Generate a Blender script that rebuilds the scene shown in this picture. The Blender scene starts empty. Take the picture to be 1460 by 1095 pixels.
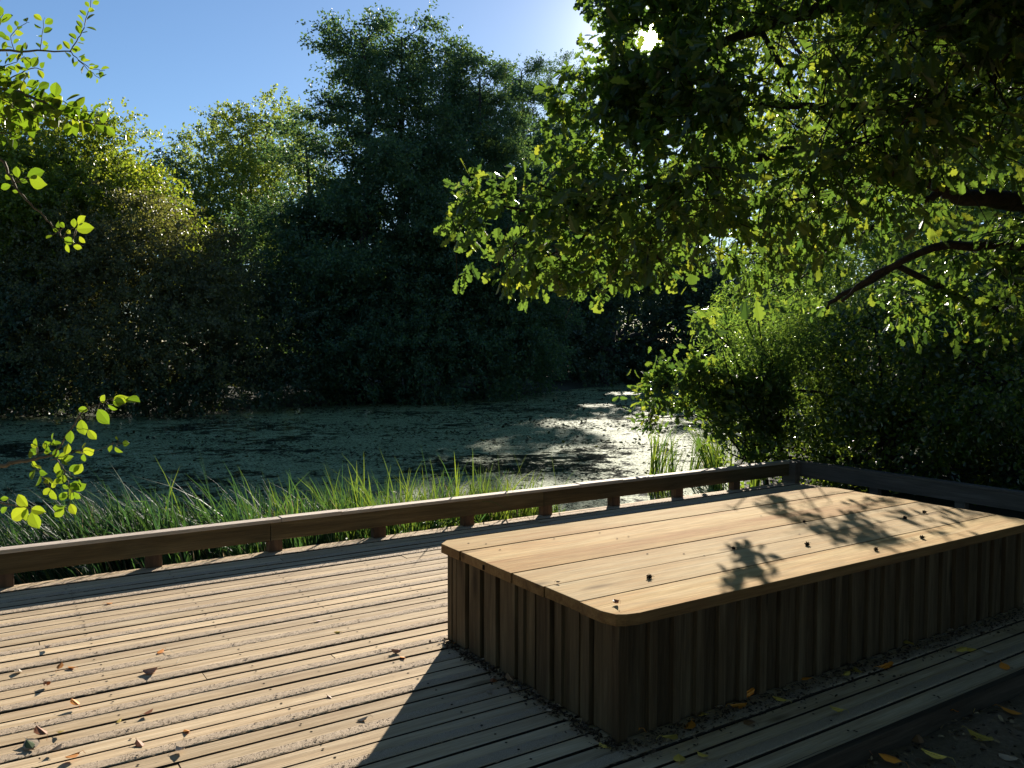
import bpy, math, random
import numpy as np
from mathutils import Vector, Matrix
rng = np.random.default_rng(7); random.seed(7)
scene = bpy.context.scene
COL = scene.collection
R_ = math.radians

# ------------------------------------------------------------------ camera frame
H = 1.55; FPX = 1190.7; CX, CY = 730.0, 547.5
yaw, pit = R_(56.883), R_(-2.683); roll = 0.0024
F = np.array([math.cos(yaw)*math.cos(pit), math.sin(yaw)*math.cos(pit), math.sin(pit)])
RR = np.array([math.sin(yaw), -math.cos(yaw), 0.0]); UU = np.cross(RR, F)
R2 = RR*math.cos(roll)+UU*math.sin(roll); U2 = -RR*math.sin(roll)+UU*math.cos(roll)
CAM = np.array([0, 0, H])
def at(px, py, D):
    return CAM + (F + R2*(px-CX)/FPX - U2*(py-CY)/FPX)*D
def on(px, py, z):
    d = F + R2*(px-CX)/FPX - U2*(py-CY)/FPX
    return CAM + d*((z-H)/d[2])
def proj(P):
    d = np.atleast_2d(P)-CAM; z = d@F; z = np.where(np.abs(z) < 1e-6, 1e-6, z)
    return CX+FPX*(d@R2)/z, CY-FPX*(d@U2)/z, z
SUN = at(930, 52, 1.0)-CAM; SUN /= np.linalg.norm(SUN)
SUN_EL = math.asin(SUN[2]); SUN_AZ = math.atan2(SUN[1], SUN[0])

cam_d = bpy.data.cameras.new('camera'); cam = bpy.data.objects.new('camera', cam_d); COL.objects.link(cam)
cam_d.sensor_width = 36; cam_d.lens = 36*FPX/1460; cam_d.clip_start = 0.05; cam_d.clip_end = 3000
m = Matrix([[R2[i], U2[i], -F[i], CAM[i]] for i in range(3)]+[[0, 0, 0, 1]])
cam.matrix_world = m; scene.camera = cam

# ------------------------------------------------------------------ tags and mesh helpers
def tag(o, label=None, cat=None, group=None, kind=None):
    if label: o['label'] = label
    if cat: o['category'] = cat
    if group: o['group'] = group
    if kind: o['kind'] = kind
    return o
def empty(name, loc, label, cat, group=None):
    o = bpy.data.objects.new(name, None); COL.objects.link(o); o.location = loc
    o.empty_display_size = .2
    return tag(o, label, cat, group)
def link(name, me, parent=None):
    o = bpy.data.objects.new(name, me); COL.objects.link(o)
    if parent is not None:
        o.parent = parent
        o.matrix_parent_inverse = Matrix.Translation(-Vector(parent.location))
    return o
def np_mesh(name, co, loops, sizes, mats, matidx=None, v=None, smooth=False):
    me = bpy.data.meshes.new(name)
    co = np.asarray(co, np.float32); loops = np.asarray(loops, np.int32); sizes = np.asarray(sizes, np.int32)
    me.vertices.add(len(co)); me.vertices.foreach_set('co', co.ravel())
    me.loops.add(len(loops)); me.loops.foreach_set('vertex_index', loops)
    me.polygons.add(len(sizes))
    st = np.concatenate([[0], np.cumsum(sizes)[:-1]]).astype(np.int32)
    me.polygons.foreach_set('loop_start', st)
    for mm in mats: me.materials.append(mm)
    if matidx is not None: me.polygons.foreach_set('material_index', np.asarray(matidx, np.int32))
    me.polygons.foreach_set('use_smooth', np.full(len(sizes), smooth))
    me.update(calc_edges=True)
    if v is not None:
        a = me.attributes.new('v', 'FLOAT', 'POINT'); a.data.foreach_set('value', np.asarray(v, np.float32))
    me.validate()
    return me
class MB:
    def __init__(s): s.co = []; s.f = []; s.mi = []; s.v = []
    def add(s, pts, faces, v=.5, mi=0):
        b = len(s.co); s.co += [tuple(p) for p in pts]
        s.f += [tuple(b+i for i in q) for q in faces]; s.mi += [mi]*len(faces)
        s.v += [v]*len(pts)
    def box(s, x0, x1, y0, y1, z0, z1, v=None, mi=0):
        v = random.random() if v is None else v
        s.add([(x0,y0,z0),(x1,y0,z0),(x1,y1,z0),(x0,y1,z0),(x0,y0,z1),(x1,y0,z1),(x1,y1,z1),(x0,y1,z1)],
              [(0,3,2,1),(4,5,6,7),(0,1,5,4),(1,2,6,5),(2,3,7,6),(3,0,4,7)], v, mi)
    def prism(s, poly, z0, z1, v=None, mi=0):
        v = random.random() if v is None else v; n = len(poly)
        s.add([(x,y,z0) for x,y in poly]+[(x,y,z1) for x,y in poly],
              [tuple(range(n))[::-1], tuple(range(n,2*n))]+[(i,(i+1)%n,n+(i+1)%n,n+i) for i in range(n)], v, mi)
    def tube(s, pts, rad, n=6, v=.5, mi=0):
        pts = [np.asarray(p, float) for p in pts]; ring = []
        k = len(pts)
        for i, p in enumerate(pts):
            t = pts[min(i+1, k-1)]-pts[max(i-1, 0)]; t /= (np.linalg.norm(t)+1e-9)
            a = np.cross(t, [0,0,1.]) if abs(t[2]) < .95 else np.cross(t, [1.,0,0])
            a /= np.linalg.norm(a); b = np.cross(t, a)
            ring.append([p+rad[i]*(a*math.cos(q*2*math.pi/n)+b*math.sin(q*2*math.pi/n)) for q in range(n)])
        P = [q for r in ring for q in r]; f = []
        for i in range(k-1):
            for q in range(n): f.append((i*n+q, i*n+(q+1)%n, (i+1)*n+(q+1)%n, (i+1)*n+q))
        f.append(tuple(range(n))[::-1]); f.append(tuple((k-1)*n+q for q in range(n)))
        s.add(P, f, v, mi)
    def build(s, name, mats, parent=None, smooth=False, bevel=0):
        if not isinstance(mats, (list, tuple)): mats = [mats]
        me = np_mesh(name, np.array(s.co), [i for q in s.f for i in q], [len(q) for q in s.f], mats, s.mi, s.v, smooth)
        o = link(name, me, parent)
        if bevel:
            b = o.modifiers.new('bevel', 'BEVEL'); b.width = bevel; b.segments = 2; b.limit_method = 'ANGLE'; b.angle_limit = .6
        return o

# ------------------------------------------------------------------ materials
def mat(name):
    m = bpy.data.materials.new(name); m.use_nodes = True; nt = m.node_tree; nt.nodes.clear()
    return m, nt, nt.nodes, nt.links
def N(ns, t, **k):
    n = ns.new(t)
    for a, b in k.items():
        if a in n.inputs.keys() if isinstance(a, str) else False: n.inputs[a].default_value = b
        else: setattr(n, a, b)
    return n
def ramp(ns, stops):
    r = ns.new('ShaderNodeValToRGB'); e = r.color_ramp.elements
    while len(e) > 1: e.remove(e[-1])
    e[0].position = stops[0][0]; e[0].color = (*stops[0][1], 1)
    for p, c in stops[1:]:
        q = e.new(p); q.color = (*c, 1)
    return r
def mixc(ns, ls, fac, a, b, mode='MIX'):
    n = ns.new('ShaderNodeMix'); n.data_type = 'RGBA'; n.blend_type = mode
    for sock, val in ((n.inputs[0], fac), (n.inputs[6], a), (n.inputs[7], b)):
        if isinstance(val, (int, float)): sock.default_value = val
        elif isinstance(val, tuple): sock.default_value = (*val, 1)
        else: ls.new(val, sock)
    return n.outputs[2]
def noise(ns, ls, vec, scale, detail=4, rough=.55, dist=0):
    n = ns.new('ShaderNodeTexNoise'); n.inputs['Scale'].default_value = scale
    n.inputs['Detail'].default_value = detail; n.inputs['Roughness'].default_value = rough; n.inputs['Distortion'].default_value = dist
    if vec is not None: ls.new(vec, n.inputs['Vector'])
    return n.outputs[0]
def coords(ns, ls, scale=(1,1,1), kind='Object', addv=0):
    t = ns.new('ShaderNodeTexCoord'); mp = ns.new('ShaderNodeMapping'); mp.inputs['Scale'].default_value = scale
    ls.new(t.outputs[kind], mp.inputs[0])
    if addv:
        a = ns.new('ShaderNodeAttribute'); a.attribute_name = 'v'
        c = ns.new('ShaderNodeCombineXYZ'); mm = ns.new('ShaderNodeMath'); mm.operation = 'MULTIPLY'; mm.inputs[1].default_value = addv
        ls.new(a.outputs['Fac'], mm.inputs[0])
        for i in range(3): ls.new(mm.outputs[0], c.inputs[i])
        ls.new(c.outputs[0], mp.inputs['Location'])
    return mp.outputs[0]
def mr(ns, ls, val, a, b, c, d):
    n = ns.new('ShaderNodeMapRange'); ls.new(val, n.inputs[0])
    for i, q in enumerate((a, b, c, d)): n.inputs[i+1].default_value = q
    return n.outputs[0]
def wood(name, dark, mid, light, axis='x', stain=.5, rough=.75, knots=True, fine=1.0, spec=.3, stainc=(.03,.022,.014), bump=.4, fr0=.78):
    m, nt, ns, ls = mat(name)
    sc = {'x': (1.2, 22, 22), 'y': (22, 1.2, 22), 'z': (22, 22, 1.2)}[axis]
    sc2 = {'x': (.7, 6, 6), 'y': (6, .7, 6), 'z': (6, 6, .7)}[axis]
    sc3 = {'x': (6, 160, 160), 'y': (160, 6, 160), 'z': (160, 160, 6)}[axis]
    v1 = coords(ns, ls, sc, addv=37.0); v2 = coords(ns, ls, sc2, addv=11.0); v3 = coords(ns, ls, sc3, addv=5.0)
    g = noise(ns, ls, v1, 1.0, 5, .6, .6); gb = noise(ns, ls, v2, 1.0, 4, .6, 1.2); gf = noise(ns, ls, v3, fine, 3, .7)
    r = ramp(ns, [(.25, dark), (.5, mid), (.75, light)]); ls.new(g, r.inputs[0])
    c = r.outputs[0]
    st = mr(ns, ls, gb, .43, .68, 0, stain)
    c = mixc(ns, ls, st, c, stainc)
    fr = mr(ns, ls, gf, .35, .7, fr0, 1.12)
    cm = ns.new('ShaderNodeCombineColor')
    for i in range(3): ls.new(fr, cm.inputs[i])
    c = mixc(ns, ls, 1.0, c, cm.outputs[0], 'MULTIPLY')
    at_ = ns.new('ShaderNodeAttribute'); at_.attribute_name = 'v'
    vv = mr(ns, ls, at_.outputs['Fac'], 0, 1, .78, 1.12)
    cv = ns.new('ShaderNodeCombineColor')
    for i in range(3): ls.new(vv, cv.inputs[i])
    c = mixc(ns, ls, 1.0, c, cv.outputs[0], 'MULTIPLY')
    hs = None
    if knots:
        vo = ns.new('ShaderNodeTexVoronoi'); vo.inputs['Scale'].default_value = 1.0
        k = {'x': (1.3, 5, 5), 'y': (5, 1.3, 5), 'z': (5, 5, 1.3)}[axis]
        ls.new(coords(ns, ls, k, addv=19.0), vo.inputs['Vector'])
        kk = mr(ns, ls, vo.outputs['Distance'], .05, .14, .75, 0)
        c = mixc(ns, ls, kk, c, tuple(x*.35 for x in dark))
    b = ns.new('ShaderNodeBsdfPrincipled'); ls.new(c, b.inputs['Base Color'])
    b.inputs['Roughness'].default_value = rough; b.inputs['Specular IOR Level'].default_value = spec
    bp = ns.new('ShaderNodeBump'); bp.inputs['Strength'].default_value = bump; bp.inputs['Distance'].default_value = .004
    ad = ns.new('ShaderNodeMath'); ad.operation = 'ADD'; ls.new(g, ad.inputs[0]); ls.new(gf, ad.inputs[1])
    ls.new(ad.outputs[0], bp.inputs['Height']); ls.new(bp.outputs[0], b.inputs['Normal'])
    o = ns.new('ShaderNodeOutputMaterial'); ls.new(b.outputs[0], o.inputs[0])
    return m
def flat(name, c, rough=.8, nscale=60, var=.3, bump=.3, spec=.3, bd=.004):
    m, nt, ns, ls = mat(name); v = coords(ns, ls)
    n = noise(ns, ls, v, nscale, 5, .65)
    r = ramp(ns, [(.3, tuple(x*(1-var) for x in c)), (.7, tuple(min(1,x*(1+var)) for x in c))]); ls.new(n, r.inputs[0])
    b = ns.new('ShaderNodeBsdfPrincipled'); ls.new(r.outputs[0], b.inputs['Base Color']); b.inputs['Roughness'].default_value = rough
    b.inputs['Specular IOR Level'].default_value = spec
    bp = ns.new('ShaderNodeBump'); bp.inputs['Strength'].default_value = bump; bp.inputs['Distance'].default_value = bd
    ls.new(n, bp.inputs['Height']); ls.new(bp.outputs[0], b.inputs['Normal'])
    o = ns.new('ShaderNodeOutputMaterial'); ls.new(b.outputs[0], o.inputs[0]); return m
def leafmat(name, c0, c1, c2, tr=.45, trans_gain=2.2, rough=.42, spec=.5, yellow=(1.25, 1.15, .45)):
    """leaf skin colours over the random value v; light that comes through is yellower"""
    m, nt, ns, ls = mat(name)
    a = ns.new('ShaderNodeAttribute'); a.attribute_name = 'v'
    r = ramp(ns, [(0, c0), (.55, c1), (1, c2)]); ls.new(a.outputs['Fac'], r.inputs[0])
    p = ns.new('ShaderNodeBsdfPrincipled'); ls.new(r.outputs[0], p.inputs['Base Color'])
    p.inputs['Roughness'].default_value = rough; p.inputs['Specular IOR Level'].default_value = spec
    t = ns.new('ShaderNodeBsdfTranslucent')
    cc = mixc(ns, ls, 1.0, r.outputs[0], tuple(y*trans_gain for y in yellow), 'MULTIPLY'); ls.new(cc, t.inputs['Color'])
    mx = ns.new('ShaderNodeMixShader'); mx.inputs[0].default_value = tr
    ls.new(p.outputs[0], mx.inputs[1]); ls.new(t.outputs[0], mx.inputs[2])
    o = ns.new('ShaderNodeOutputMaterial'); ls.new(mx.outputs[0], o.inputs[0]); return m

M = {}
M['deck'] = wood('weathered decking', (.42,.30,.175), (.60,.455,.285), (.72,.58,.39), 'x', .35, .85, bump=.6, spec=.12, stainc=(.30,.21,.14))
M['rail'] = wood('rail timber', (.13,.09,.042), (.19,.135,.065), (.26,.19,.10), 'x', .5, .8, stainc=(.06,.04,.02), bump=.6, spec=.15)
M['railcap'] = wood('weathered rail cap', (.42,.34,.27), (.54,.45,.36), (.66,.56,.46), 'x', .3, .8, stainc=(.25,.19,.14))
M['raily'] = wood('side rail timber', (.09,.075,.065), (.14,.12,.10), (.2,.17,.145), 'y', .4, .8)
M['post'] = wood('post timber', (.09,.05,.028), (.14,.08,.045), (.2,.12,.07), 'z', .4, .75)
M['clad'] = wood('rough cladding', (.07,.048,.025), (.115,.08,.043), (.19,.14,.078), 'z', .7, .85, stainc=(.05,.03,.015), bump=.8, spec=.12)
M['plank'] = wood('new oak plank', (.45,.295,.125), (.59,.43,.215), (.66,.515,.29), 'x', .55, .85, knots=True, fine=.9, spec=.04, stainc=(.40,.19,.06), bump=.25, fr0=.68)
M['plankpale'] = wood('pale oak plank', (.50,.35,.18), (.57,.43,.24), (.62,.50,.31), 'x', .5, .85, knots=True, fine=.9, spec=.04, stainc=(.42,.24,.09), bump=.25, fr0=.7)
M['plankred'] = wood('reddish oak plank', (.38,.22,.09), (.50,.33,.145), (.56,.41,.20), 'x', .55, .85, knots=True, fine=.9, spec=.04, stainc=(.38,.17,.06), bump=.25, fr0=.66)
M['grime2'] = wood('dirty edge board', (.05,.04,.028), (.09,.07,.05), (.15,.12,.085), 'x', .5, .9, spec=.1)  # darker brown than the deck boards
M['grime'] = flat('damp board side', (.035,.028,.02), .9)  # shade of the gaps put into the colour, near black
M['plankedge'] = wood('sawn plank edge', (.14,.075,.03), (.24,.14,.055), (.32,.20,.085), 'x', .4, .8, spec=.1, stainc=(.12,.06,.03), bump=.3)
M['grip'] = flat('resin grit', (.44,.345,.245), .9, 380, .55, 1.0, bd=.004)
M['screw'] = flat('dark screw hole', (.02,.016,.012), .95, spec=.05)
M['bark'] = flat('oak bark', (.035,.03,.025), .9, 30, .5, 1.0, bd=.02)
M['barkpale'] = flat('grey twig bark', (.16,.13,.09), .8, 60, .4, .6)
M['barkalder'] = flat('alder bark', (.045,.04,.035), .9, 8, .4, .6, bd=.02)

# ------------------------------------------------------------------ where the sun reaches through the trees
PATCH = [(1066,795,24,16),(1068,815,32,16),(1052,840,22,20),(1045,800,10,12),
         (1100,722,18,5),(1122,733,20,7),(1145,743,20,8),(1165,752,22,9),(1205,760,42,15),(1235,770,32,12),(1250,752,20,8),
         (1190,745,20,6),(1225,741,22,6),
         (1240,722,26,9),(1262,716,20,6),(1300,735,22,7),(1318,748,18,6),(1275,772,26,8),(1320,718,18,4),(1345,738,14,4),(1345,760,20,5),(1375,755,12,5),
         (1400,733,30,9),(1430,738,25,7),(1385,745,14,5),(1450,741,18,5),(1290,706,20,3),(1340,712,22,3),(1385,722,16,3)]
WLIT = [(905,650,62,34),(850,605,70,7),(895,612,60,14),(925,598,40,7),(790,661,34,6),(875,690,72,12),(940,680,30,26),(885,561,30,3),(850,578,30,3),(830,640,24,4)]
PZ0 = .5207
def carve(P, spare=None):
    """True where a leaf may stay: the crowns leave open the lanes through which the sun reaches deck, bench and pond"""
    P = np.atleast_2d(P); keep = np.ones(len(P), bool)
    def land(z):
        s = (P[:,2]-z)/SUN[2]; return P-s[:,None]*SUN, s > .05
    L, ok = land(0.0); x, y = L[:,0], L[:,1]; ul, _, _ = proj(L)
    keep &= ~(ok & (x > -.4) & (x < 5.2) & (y > 2.0) & (y < 6.25) & ((ul < 665) | (y > 5.5)) & ~((x > 1.0+(y-2.8)*.93) & (y < 3.2)))
    keep &= ~(ok & (x >= 5.2) & (x < 6.9) & (y > 5.5) & (y < 6.3) & (rng.random(len(P)) < .93))
    keep &= ~(ok & (x > 1.6) & (x < 5.4) & (y >= 6.25) & (y < 7.5) & (rng.random(len(P)) < .9))
    L, ok = land(0.52); x, y = L[:,0], L[:,1]
    u, v, _ = proj(L)
    inb = ok & (x > 1.95) & (x < 5.35) & (y > 2.3) & (y < 3.9)
    pm = np.zeros(len(P), bool)
    for cx, cy, rx, ry in PATCH: pm |= ((u-cx)/rx)**2+((v-cy)/ry)**2 < 1
    keep &= ~(inb & ~pm)
    keep |= inb & pm
    L, ok = land(-.45); u, v, d = proj(L)
    wm = np.zeros(len(P), bool)
    for cx, cy, rx, ry in WLIT: wm |= ((u-cx)/rx)**2+((v-cy)/ry)**2 < 1
    keep &= ~(ok & wm & (d > 5) & (rng.random(len(P)) < .97))
    u, v, d = proj(P)
    keep &= ~((d > 0) & ((u-930)**2+((v-52)*1.1)**2 < np.where(d < 12, rng.uniform(17,27,len(P)), 28)**2))
    return keep

# ------------------------------------------------------------------ leaves
def nrm(a): return a/(np.linalg.norm(a, axis=-1, keepdims=True)+1e-9)
T_FAR = (np.array([(0,0,0),(.5,.32,.05),(1,0,0),(.45,-.32,.05)]), [(0,1,2,3)])
T_OVAL = (np.array([(0,0,0),(.3,.26,.06),(.7,.27,.07),(1,0,-.04),(.7,-.27,.07),(.3,-.26,.06)]), [(0,3,2,1),(0,5,4,3)])
T_NARROW = (np.array([(0,0,0),(.3,.1,.02),(.7,.08,.02),(1,0,-.1),(.7,-.08,.02),(.3,-.1,.02)]), [(0,3,2,1),(0,5,4,3)])
hl = [(.10,.03),(.2,.13),(.28,.15),(.35,.09),(.45,.24),(.53,.25),(.58,.15),(.68,.28),(.77,.27),(.8,.17),(.92,.16)]
T_OAK = (np.array([(0,0,0)]+[(x,y,y*.25) for x,y in hl]+[(1,0,-.05)]+[(x,-y,y*.25) for x,y in hl[::-1]]),
         [tuple([0]+list(range(12,0,-1))), tuple([0]+list(range(23,11,-1)))])
hr = [(.04,.03),(.18,.2),(.4,.32),(.62,.34),(.82,.24),(.95,.1)]
T_ROUND = (np.array([(0,0,0)]+[(x,y,y*.22+.05*math.sin(x*3)) for x,y in hr]+[(1.03,0,-.06)]+[(x,-y,y*.22+.05*math.sin(x*3)) for x,y in hr[::-1]]),
           [tuple([0]+list(range(7,0,-1))), tuple([0]+list(range(13,6,-1)))])
def leaves(name, pos, axis, nor, size, tmpl, m, parent=None, v=None):
    tv, tf = tmpl; n = len(pos); k = len(tv)
    a = nrm(axis); y = nrm(np.cross(nor, a)); z = np.cross(a, y)
    s = np.broadcast_to(np.asarray(size), (n,))[:,None]
    curl = rng.normal(0, .12, n)
    co = (pos[:,None,:] + s[:,:,None]*(tv[None,:,0:1]*a[:,None,:] + tv[None,:,1:2]*y[:,None,:]
          + (tv[None,:,2:3]+(tv[None,:,0:1]**2)*curl[:,None,None])*z[:,None,:]))
    fl = np.concatenate([np.array(q) for q in tf]); fs = np.array([len(q) for q in tf])
    loops = (fl[None,:]+np.arange(n)[:,None]*k).ravel(); sizes = np.tile(fs, n)
    if v is None: v = rng.random(n)
    return link(name, np_mesh(name, co.reshape(-1,3), loops, sizes, [m], None, np.repeat(v, k)), parent)
def rdir(n, up=0.0):
    d = rng.normal(size=(n,3)); d[:,2] += up; return nrm(d)
def twig_leaves(S, Dn, L, per, spread, droop=.2, up=.6):
    """leaves along twigs that start at S, run along Dn and are L long"""
    n = len(S); t = (rng.random((n,per))*.9+.1)
    P = S[:,None,:]+Dn[:,None,:]*(t*L[:,None])[:,:,None]
    P[:,:,2] -= droop*(t*L[:,None])**2*1.2
    P = P+rng.normal(0, spread, P.shape)
    P = P.reshape(-1,3)
    ax = nrm(np.repeat(Dn, per, 0)*.8+rdir(n*per)*1.0+np.array([0,0,-.25]))
    nr = rdir(n*per, up)
    return P, ax, nr
def lobe_twigs(lobes, dens, clump=.35):
    """twig starts and directions filling lumpy lobes; lobes = (centre, (r across, r up))"""
    S = []; Dn = []
    for c, r in lobes:
        c = np.asarray(c); r = np.asarray(r if np.ndim(r) else (r, r), float)
        rr = np.array([r[0], r[0], r[1]])
        vol = r[0]*r[0]*r[1]*4.2
        nc = max(5, int(vol*dens/14)+3)
        d = rdir(nc); cc = c+d*rr*(rng.random((nc,1))**.45)*rng.uniform(.72,1.12,(nc,1))
        k = rng.integers(0, nc, max(10, int(vol*dens)))
        s = cc[k]+rng.normal(0, 1, (len(k),3))*rr*clump*np.array([1,1,.6])*.6
        S.append(s); o = nrm((s-c)/rr); Dn.append(nrm(o*.9+rdir(len(k))*.8))
    return np.concatenate(S), np.concatenate(Dn)
def limb_path(a, b, n=7, wob=.08, sag=.0):
    a = np.asarray(a, float); b = np.asarray(b, float); L = np.linalg.norm(b-a); pts = []
    o = rng.normal(0, wob*L, 3); o2 = rng.normal(0, wob*L*.5, 3)
    for i in range(n):
        t = i/(n-1); pts.append(a+(b-a)*t+o*math.sin(math.pi*t)+o2*math.sin(2*math.pi*t)+np.array([0,0,sag*L*math.sin(math.pi*t)]))
    return pts
def tree(name, label, cat, base, lobes, dens, per, lsize, tmpl, m, bark, trunk_r=.15, tl=(.25,.6), group=None,
         spread=.05, limbs=True, up=.6, twigs=0, droop=.2, vfun=None, fork=.35, clump=.35, carve_it=True, keepf=None, crown='crown'):
    base = np.asarray(base, float)
    root = empty(name, base, label, cat, group)
    cs = np.array([l[0] for l in lobes]); top = cs.mean(0)
    mb = MB(); th = max(.5, (top[2]-base[2])*fork*2)
    fk = base+(top-base)*np.array([.35,.35,0])+np.array([0,0,min(th, (top[2]-base[2])*.8)])
    tp = limb_path(base-np.array([0,0,.3]), fk, 7, .04); mb.tube(tp, [trunk_r*(1.25-.5*i/6) for i in range(7)], 9)
    if limbs:
        for c, r in lobes:
            j = rng.integers(2, 7); lr = trunk_r*.45
            mb.tube(limb_path(tp[j], c, 7, .07), [lr*(1-.12*i) for i in range(7)], 6)
            rs = r if np.ndim(r) else (r, r)
            for q in range(4):
                e = np.asarray(c)+rdir(1)[0]*np.array([rs[0],rs[0],rs[1]])*.85
                mb.tube(limb_path(c, e, 5, .1), [lr*.28*(1-.2*i) for i in range(5)], 4)
    S, Dn = lobe_twigs(lobes, dens, clump)
    L = rng.uniform(tl[0], tl[1], len(S))
    if twigs:
        kk = carve(S+Dn*(L*.5)[:,None]) & carve(S) if carve_it else np.ones(len(S), bool)
        idx = np.nonzero(kk)[0][:twigs]
        for i in idx:
            mb.tube([S[i]-Dn[i]*.1, S[i]+Dn[i]*L[i]*.5-np.array([0,0,droop*.3*L[i]**2]), S[i]+Dn[i]*L[i]-np.array([0,0,droop*1.2*L[i]**2])], [.006,.004,.002], 3)
    mb.build('trunk', bark, root, smooth=True)
    P, ax, nr = twig_leaves(S, Dn, L, per, spread, droop, up)
    k = carve(P) if carve_it else np.ones(len(P), bool)
    k &= P[:,2] > -.38
    if keepf is not None: k &= keepf(P)
    P, ax, nr = P[k], ax[k], nr[k]
    v = np.clip(rng.normal(.45, .2, len(P)), 0, 1)
    if vfun is not None: v = vfun(P, v)
    leaves(crown, P, ax, nr, lsize*rng.uniform(.65, 1.15, len(P)), tmpl, m, root, v)
    return root

# ------------------------------------------------------------------ ground and pond
def G(px, D): p = at(px, 500, D); return p[:2]
shore = [(-14,11.0),(-7,9.3),(-3,8.3),(0,7.9),(2.4,7.3),(4.1,6.75),(5.2,6.45),(6.3,6.5),(7.0,7.6)]
shore += [tuple(G(a,b)) for a,b in [(1015,11),(1040,15),(1050,22),(1060,32),(1060,40),(960,44),(880,42),(800,36),(700,31),(560,28.5),(420,26.5),(260,24),(60,22.8),(-200,22.5),(-700,24)]]
SH = np.array(shore)
def pond_dist(x, y):
    """signed distance to the shore line, negative over water"""
    P = np.stack([x, y], -1); best = np.full(x.shape, 1e9); inside = np.zeros(x.shape, bool)
    for i in range(len(SH)):
        a, b = SH[i], SH[(i+1) % len(SH)]; e = b-a
        t = np.clip(((P-a)@e)/(e@e), 0, 1); q = a+t[...,None]*e
        best = np.minimum(best, np.linalg.norm(P-q, axis=-1))
        c = ((a[1] > y) != (b[1] > y)) & (x < (b[0]-a[0])*(y-a[1])/(b[1]-a[1]+1e-12)+a[0]); inside ^= c
    return np.where(inside, -best, best)
def hnoise(x, y):
    return .5*np.sin(x*1.7+y*.9)+.3*np.sin(x*3.1-y*2.3+1)+.2*np.sin(x*7.3+y*5.1)
def ground_z(x, y):
    d = pond_dist(x, y)+.25*hnoise(x, y)
    z = np.where(d < 0, -.5+np.maximum(d*.35, -.9), -.48+np.clip(d*.16, 0, .36)+.03*hnoise(x*2, y*2)*np.clip(d, 0, 1))
    near = np.clip((2.45-y)/.35, 0, 1)*np.clip((12-np.abs(x))/3, 0, 1)
    z = z*(1-near)+(-.085+.012*hnoise(x*5, y*5))*near
    far = np.clip((d-9)/30, 0, 1); z = z+far*1.2
    under = ((x > -7) & (x < 8.1) & (y > 2.3) & (y < 6.6)); z = np.where(under, np.minimum(z, -.34), z)
    return z
def axis_pts(c):
    t = np.linspace(-1, 1, 261); return c+np.sinh(t*5.2)/np.sinh(5.2)*290+t*16
gx = axis_pts(3.5); gy = axis_pts(6.0); X, Y = np.meshgrid(gx, gy); Z = ground_z(X, Y)
n = len(gx); idx = np.arange(n*n).reshape(n, n)
q = np.stack([idx[:-1,:-1], idx[:-1,1:], idx[1:,1:], idx[1:,:-1]], -1).reshape(-1,4)
m_, nt, ns, ls = mat('damp soil'); v = coords(ns, ls)
n1 = noise(ns, ls, v, 3, 5, .6); n2 = noise(ns, ls, v, 45, 6, .7); n3 = noise(ns, ls, v, 220, 3, .7)
r = ramp(ns, [(.3, (.22,.15,.09)), (.55, (.36,.26,.165)), (.75, (.50,.38,.26))]); ls.new(n2, r.inputs[0])
c = mixc(ns, ls, mr(ns, ls, n1, .4, .65, 0, .55), r.outputs[0], (.15,.13,.06))
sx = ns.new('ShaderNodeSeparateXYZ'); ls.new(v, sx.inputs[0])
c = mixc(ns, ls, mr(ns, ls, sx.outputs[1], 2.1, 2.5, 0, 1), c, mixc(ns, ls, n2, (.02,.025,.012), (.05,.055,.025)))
b = ns.new('ShaderNodeBsdfPrincipled'); ls.new(c, b.inputs['Base Color']); b.inputs['Roughness'].default_value = .95
bp = ns.new('ShaderNodeBump'); bp.inputs['Distance'].default_value = .02; bp.inputs['Strength'].default_value = .9
ad = ns.new('ShaderNodeMath'); ls.new(n2, ad.inputs[0]); ls.new(n3, ad.inputs[1]); ls.new(ad.outputs[0], bp.inputs['Height']); ls.new(bp.outputs[0], b.inputs['Normal'])
o_ = ns.new('ShaderNodeOutputMaterial'); ls.new(b.outputs[0], o_.inputs[0])
g = link('ground', np_mesh('ground', np.stack([X,Y,Z],-1).reshape(-1,3), q.ravel(), np.full(len(q),4), [m_], smooth=True))
tag(g, kind='structure')

m_, nt, ns, ls = mat('weedy pond water'); v = coords(ns, ls)
big = noise(ns, ls, coords(ns, ls, (.55,.55,.5)), .55, 5, .62, .6); med = noise(ns, ls, v, 3.0, 6, .75, .3); fin = noise(ns, ls, v, 26, 4, .7)
ad = ns.new('ShaderNodeMath'); ls.new(big, ad.inputs[0]); ls.new(med, ad.inputs[1])
weed = mr(ns, ls, ad.outputs[0], .87, .95, 0, 1)
fleck = mr(ns, ls, fin, .5, .58, 1, .25)
wf = ns.new('ShaderNodeMath'); wf.operation = 'MULTIPLY'; ls.new(weed, wf.inputs[0]); ls.new(fleck, wf.inputs[1])
cr = ramp(ns, [(.3, (.12,.17,.07)), (.55, (.22,.29,.13)), (.75, (.36,.40,.22))]); ls.new(med, cr.inputs[0])
pw = ns.new('ShaderNodeBsdfPrincipled'); ls.new(cr.outputs[0], pw.inputs['Base Color']); pw.inputs['Roughness'].default_value = .75; pw.inputs['Specular IOR Level'].default_value = .2
bp = ns.new('ShaderNodeBump'); bp.inputs['Distance'].default_value = .02; bp.inputs['Strength'].default_value = .8; ls.new(fin, bp.inputs['Height']); ls.new(bp.outputs[0], pw.inputs['Normal'])
ww = ns.new('ShaderNodeBsdfPrincipled'); ww.inputs['Base Color'].default_value = (.012,.018,.016,1); ww.inputs['Roughness'].default_value = .05
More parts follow.
